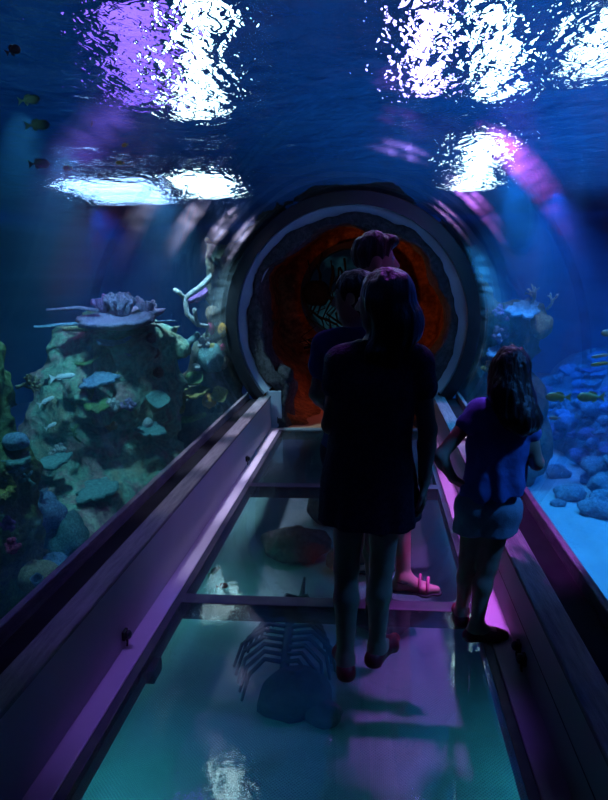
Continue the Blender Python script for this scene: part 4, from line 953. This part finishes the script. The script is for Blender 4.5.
# ================================================================ FISH AND SMALL THINGS
def fish(p, L, mat, label, heading, pitch=0.0, slim=.36, group=None, seed=0):
    """heading: angle of the nose in the xy plane, from +x"""
    t = empty('fish', p, label, 'fish', group); t.rotation_euler = (0, -pitch, heading)
    n = 12; V = []; F = []; m = 13
    for i in range(m):
        u = i/(m-1); h = L*slim*.5*(math.sin(PI*min(1, u*1.02)**.72)**.9)*(1-.12*u)+L*.018; w_ = h*.42+L*.004
        for k in range(n):
            a = 2*PI*k/n; V.append((L*(.5-u*.82), w_*math.cos(a), h*math.sin(a)))
    for i in range(m-1):
        for k in range(n): F.append((i*n+k, (i+1)*n+k, (i+1)*n+(k+1) % n, i*n+(k+1) % n))
    F += [tuple(range(n)), tuple((m-1)*n+k for k in range(n-1, -1, -1))]
    MB().add(V, F).build('body', mat, t)
    def fin(name, pts, th=.006):
        q = [(x*L, z*L) for x, z in pts]; k = len(q); V = [(x, -th*L, z) for x, z in q]+[(x, th*L, z) for x, z in q]
        F = [tuple(range(k)), tuple(range(2*k-1, k-1, -1))]+[(i, i+k, (i+1) % k+k, (i+1) % k) for i in range(k)]
        return MB().add(V, F).build(name, mat, t, smooth=False)
    fin('tail_fin', [(-.28, .03), (-.40, .10), (-.52, .20), (-.46, .0), (-.52, -.20), (-.40, -.10), (-.28, -.03)])
    fin('dorsal_fin', [(.18, slim*.42), (.02, slim*.66), (-.18, slim*.50), (-.24, slim*.18)])
    fin('anal_fin', [(-.02, -slim*.42), (-.12, -slim*.62), (-.22, -slim*.35), (-.22, -slim*.15)])
    for s_ in (-1, 1): MB().ellipsoid((L*.36, s_*L*slim*.13, L*slim*.10), (L*.022,)*3, 8, 5).build('eye', FM['eye'], t)
    return t
fish((1.535, 4.6, .719), .17, FM['green'], 'olive green fish at the right, the one nearer the girl', PI*.97)
fish((1.755, 4.6, .719), .185, FM['green'], 'olive green fish at the right, the one nearer the photo edge', PI*1.0)
fish((1.507, 4.55, .578), .08, FM['pale'], 'small pale fish just below the two olive green fish', PI*.95)
fish((1.83, 4.65, 1.005), .15, FM['silver'], 'slender silver fish near the right edge, the upper of a pair', PI*.80, -.25, .16)
fish((1.80, 4.55, .962), .15, FM['yellow'], 'slender yellowish fish near the right edge, the lower of a pair', PI*.88, -.2, .15)
fish((1.86, 4.6, 1.166), .13, FM['pale'], 'pale blue fish half cut by the right edge of the photo', PI*1.0)
fish((-2.48, 5.30, .773), .22, FM['silver'], 'slender silver fish left of the tall reef rock, level with its cave hole', .25, .12, .20)
fish((-2.71, 5.4, .536), .16, FM['silver'], 'silver fish swimming up in dark water between the column and the tall rock', .4, .45, .24)
fish((-2.58, 5.2, .351), .11, FM['silver'], 'small silver fish by the lower left slope of the tall reef rock', .3, .5, .28)
for i, (p, L, lb) in enumerate((((-1.424, 3.9, 2.515), .06, 'tiny yellowish fish under the water surface, uppermost of its loose school'), ((-1.23, 3.9, 2.387), .055, 'tiny yellowish fish in the middle of the loose school under the surface'),
        ((-1.598, 3.9, 2.271), .06, 'tiny yellowish fish at the lower left of the loose school under the surface'), ((-1.269, 3.9, 2.287), .05, 'tiny yellowish fish at the lower right of the loose school under the surface'))):
    fish(p, L, FM['yellow'], lb, 2.2+i*.5, 0, .42, 'tiny fish under the surface')
for i, (p, L, lb) in enumerate((((-1.33, 3.0, 2.42), .10, 'blurred teal fish high at the left edge, uppermost of three'), ((-1.30, 3.0, 2.31), .11, 'blurred teal fish high at the left edge, middle of three'), ((-1.31, 3.0, 2.14), .10, 'blurred teal fish high at the left, lowest of three'))):
    fish(p, L, FM['teal'], lb, .2+i*.3, .1, .4, 'teal fish high at the left')
fish((-1.22, 2.70, 2.53), .07, FM['red'], 'small red fish shape in place of a red reflection at the upper left corner', .9, .5, .5)  # fish shape standing in for a red reflection
fish((-.806, 3.837, -.30), .10, FM['green'], 'small green fish under the middle glass floor panel near its left edge', .7, .3, .36)
fish((-.704, 3.635, -.30), .075, FM['red'], 'small red fish under the middle glass floor panel next to the green fish', .3, 0, .5)
# black light fittings on the kerb panels
def fitting(x, y, z, sx, label):
    t = empty('light_fitting', (x, y, z), label, 'light fitting', 'small black fittings on the kerb panels')
    MB().box(-.014 if sx > 0 else 0, 0 if sx > 0 else .014, -.022, .022, -.022, .022, .004).build('base', M['black'], t, smooth=False)
    MB().ellipsoid((-sx*.022, 0, 0), (.016, .020, .020), 12, 8).build('lens_cap', M['black'], t)
    MB().tube([(-sx*.012, 0, -.015), (-sx*.016, .0, -.035), (-sx*.013, 0, -.055)], .005, 6).build('cable', M['black'], t)

fitting(-.852, 2.466, .066, -1, 'black light fitting on the left kerb panel, the one nearer the camera')
fitting(-.852, 5.214, .066, -1, 'black light fitting on the left kerb panel, the one nearer the cave')
fitting(.852, 2.50, .066, 1, 'black fitting, the farther of two black pieces, on the right kerb panel below the shoe of the girl')
fitting(.852, 2.405, .066, 1, 'nearer of two small black pieces on the right kerb panel below the shoe of the girl')  # second black piece, built the same way
# lit sign panel standing on the right kerb behind the girl
t = empty('lit_panel', (.915, 4.78, .358), 'small glowing white panel standing on the right kerb behind the girl', 'sign')
MB().box(-.06, .06, -.03, .03, 0, .012, .003).build('foot', M['black'], t, smooth=False)
o = MB().box(-.055, .065, -.008, .008, .012, .145, .003).build('frame', M['steel_l'], t, smooth=False); 
o2 = MB().box(-.050, .060, -.0105, -.0085, .017, .140).build('lit_face', emis('panel_glow', (.85, .75, 1), 1.6), o, smooth=False)
# round window at the end of the cave, with dark roots in front
t = empty('porthole_window', (-.08, 9.45, 1.31), 'large round blue lit window at the end of the red cave', 'window')
o = MB().lathe([(.74, -.14), (.74, .10), (.64, .10), (.64, -.04), (.66, -.10)], 64, 'Y').build('frame', M['ring'], t); autosmooth(o)
pm, nt, out = newmat('murky_teal_window_glow'); e = N(nt, 'ShaderNodeEmission'); nz = N(nt, 'ShaderNodeTexNoise'); nz.inputs['Scale'].default_value = 2.2; nz.inputs['Detail'].default_value = 3
rp = N(nt, 'ShaderNodeValToRGB'); rp.color_ramp.elements[0].color = (.0005, .0015, .004, 1); rp.color_ramp.elements[1].color = (.006, .03, .045, 1); rp.color_ramp.elements[0].position = .45; rp.color_ramp.elements[1].position = .72
tc = N(nt, 'ShaderNodeTexCoord'); nt.links.new(tc.outputs['Object'], nz.inputs['Vector']); nt.links.new(nz.outputs['Fac'], rp.inputs[0]); nt.links.new(rp.outputs[0], e.inputs[0]); e.inputs[1].default_value = 1.0; nt.links.new(e.outputs[0], out.inputs[0])
MB().lathe([(.001, .02), (.645, .02), (.645, .05), (.001, .05)], 64, 'Y').build('pane', pm, t)
dk = solid('dark_wet_root', (.006, .007, .008), (.010, .010, .012), 20, 1.0, spec=.02)
q = random.Random(21); r0 = empty('root_tangle', (-.3, 9.2, .55), 'tangle of dark hanging roots in front of the round cave window', 'roots')
for i in range(16):
    x = q.uniform(-.38, .30); z1 = q.uniform(.9, 1.35); P_ = [(x+q.uniform(-.3, .3)*f+.05*math.sin(5*f+i), q.uniform(-.05, .05), z1*(1-f)+q.uniform(-.03, .03)) for f in np.linspace(0, 1, 9)]
    MB().tube(P_, [.014+.006*math.sin(i+k) for k in range(9)], 6).build('root', dk, r0)
MB().ellipsoid((-.27, 0, .80), (.20, .10, .17), 16, 10, noise=.12, seed=2).build('root_ball', dk, r0)

# ================================================================ LIGHTS AND CAMERA
def spot(name, loc, tgt, e, col, ang=70, blend=.6, r=.10):
    l = bpy.data.lights.new(name, 'SPOT'); l.energy = e; l.color = col; l.spot_size = R(ang); l.spot_blend = blend; l.shadow_soft_size = r; l.cycles.use_multiple_importance_sampling = False
    o = bpy.data.objects.new(name, l); COL.objects.link(o); o.location = loc
    o.rotation_euler = (Vector(tgt)-Vector(loc)).to_track_quat('-Z', 'Y').to_euler(); return o
def point(name, loc, e, col, r=.1):
    l = bpy.data.lights.new(name, 'POINT'); l.energy = e; l.color = col; l.shadow_soft_size = r; l.cycles.use_multiple_importance_sampling = False
    o = bpy.data.objects.new(name, l); COL.objects.link(o); o.location = loc; return o
ZL = 2.54
spot('purple_lamp_light', (.86, 3.10, ZL), (.86, 3.1, 0), 420, (.72, .14, 1), 33, .35)
spot('purple_lamp_light', (.88, 4.5, ZL), (.86, 4.5, 0), 380, (.75, .20, 1), 32, .6)
spot('purple_lamp_light', (.88, 5.8, ZL), (.86, 5.8, 0), 200, (.75, .35, 1), 26, .6)
spot('violet_panel_light', (.55, 4.3, ZL), (-.87, 4.0, .2), 75, (.45, .25, 1), 60, .8)
spot('purple_hair_light', (.42, 3.55, ZL), (.26, 3.22, 1.8), 12, (.6, .10, 1), 34, .5)
spot('purple_hair_light', (.36, 2.95, ZL), (.28, 2.45, 1.62), 30, (.6, .10, 1), 26, .5)
spot('violet_pool_light', (.40, 1.85, ZL), (.44, 2.1, 0), 40, (.30, .10, 1), 17, .5)
spot('left_upper_light', (-2.8, 1.6, 2.45), (-1.4, 3.0, 2.3), 26, (.3, .7, .7), 40, .8)  # added to brighten the teal fish under the surface
for y_, e_ in ((6.05, 330), (5.2, 330), (4.3, 200), (3.5, 80)):
    spot('white_lamp_light', (-1.0, y_, ZL), (-.89, y_, 0), e_*1.5, (.80, .68, 1), 22, .7)
spot('right_film_light', (1.75, 3.0, ZL), (.95, 4.4, 1.95), 80, (.06, .42, 1), 70, .8)  # added to make the film on the right acrylic glow blue
spot('purple_film_light', (.85, 2.9, 2.50), (.25, 6.0, 2.25), 30, (.35, .10, 1), 60, .8)  # grazing spot added to spread purple glow along the tunnel top
spot('violet_kerb_light', (-.80, 2.5, ZL), (-.86, 2.5, 0), 70, (.32, .16, 1), 44, .9)
spot('left_reef_light', (-1.9, 4.5, ZL), (-2.5, 5.7, .2), 360, (.26, .80, 1), 62, .8)
spot('girl_side_light', (2.3, 2.2, ZL), (.92, 2.68, .85), 130, (.05, .30, 1), 27, .7)
spot('left_purple_light', (-2.6, 5.3, ZL), (-2.2, 5.75, 1.2), 30, (.6, .2, 1), 50, .8)
spot('left_column_light', (-1.7, 3.6, ZL), (-2.1, 3.9, -.2), 190, (.2, .75, .9), 60, .8)
spot('left_blue_light', (-3.4, 8.5, ZL), (-3.2, 9.5, 0), 260, (.06, .18, 1), 110, .8)
spot('portal_reef_light', (-1.8, 6.15, ZL), (-1.68, 6.6, .4), 480, (.4, .8, 1), 70, .8)
spot('right_tank_light', (2.5, 4.6, ZL), (2.9, 5.3, -.7), 900, (.012, .27, 1), 78, .8)
spot('right_tank_light', (2.4, 8.3, ZL), (3.0, 9.3, -.7), 900, (.012, .22, 1), 95, .8)
spot('right_blue_light', (4.0, 6.0, ZL), (4.6, 8.0, 0), 900, (.008, .17, 1), 125, .8)  # wide fill added to brighten the right wall and haze
spot('right_coral_light', (2.0, 5.8, ZL), (1.8, 6.75, 1.1), 130, (.35, .6, 1), 50, .7)  # added to lift the pale staghorn corals
spot('right_fish_light', (1.9, 3.7, ZL), (1.66, 4.6, .75), 55, (.30, .75, .8), 40, .7)  # added to lift the dark olive fish
spot('right_shoulder_light', (1.50, 6.3, ZL), (1.75, 5.6, .3), 800, (.04, .40, 1), 70, .8)
def area_up(name, loc, sx, sy, e, col):
    l = bpy.data.lights.new(name, 'AREA'); l.shape = 'RECTANGLE'; l.size = sx; l.size_y = sy; l.energy = e; l.color = col
    o = bpy.data.objects.new(name, l); COL.objects.link(o); o.location = loc; o.rotation_euler = (PI, 0, 0); return o
area_up('water_tint_fill', (3.0, 6.5, 2.9), 5.0, 11, 2000, (.03, .34, 1))  # added fill on the ceiling so water between the glints reads blue
area_up('water_tint_fill', (-3.0, 6.5, 2.9), 5.0, 11, 260, (.01, .34, .9))  # weaker added fill for the water on the left
spot('under_floor_light', (-.95, 2.3, -.14), (-.75, 2.35, -.7), 13, (.05, .6, .8), 140, .5, .15)
spot('under_floor_light', (.95, 2.5, -.14), (.75, 2.5, -.7), 10, (.04, .55, .8), 140, .5, .15)
spot('under_floor_light', (-.95, 4.2, -.14), (-.8, 4.2, -.7), 8, (.12, .8, .8), 140, .5, .15)
spot('cave_light', (-1.0, 7.35, 1.5), (1.0, 8.4, 1.2), 42, (1, .28, .05), 130, .8, .08)
spot('cave_floor_light', (.75, 7.7, 1.5), (-.2, 7.7, 0), 26, (1, .25, .05), 75, .8, .08)
w = bpy.data.worlds.new('World'); scn.world = w; w.use_nodes = True
w.node_tree.nodes['Background'].inputs[0].default_value = (.002, .01, .04, 1); w.node_tree.nodes['Background'].inputs[1].default_value = 1
cam = bpy.data.cameras.new('Camera'); co = bpy.data.objects.new('Camera', cam); COL.objects.link(co); scn.camera = co
cam.sensor_fit = 'VERTICAL'; cam.sensor_height = 24; cam.lens = 24*640/800; cam.clip_start = .02
pitch, yaw, roll = R(11.01), R(6.44), R(-1.29)
co.matrix_world = Matrix.Translation((.25, 0, 1.6)) @ Matrix.Rotation(yaw, 4, 'Z') @ Matrix.Rotation(PI/2-pitch, 4, 'X') @ Matrix.Rotation(roll, 4, 'Z')
scn.view_settings.view_transform = 'Standard'; scn.view_settings.look = 'None'; scn.view_settings.gamma = 1; scn.view_settings.use_curve_mapping = False
scn.view_settings.exposure = 0
scn.cycles.caustics_refractive = False; scn.cycles.caustics_reflective = False
scn.cycles.max_bounces = 10; scn.cycles.transparent_max_bounces = 24; scn.cycles.transmission_bounces = 6; scn.cycles.use_denoising = True
scn.cycles.sample_clamp_indirect = 4
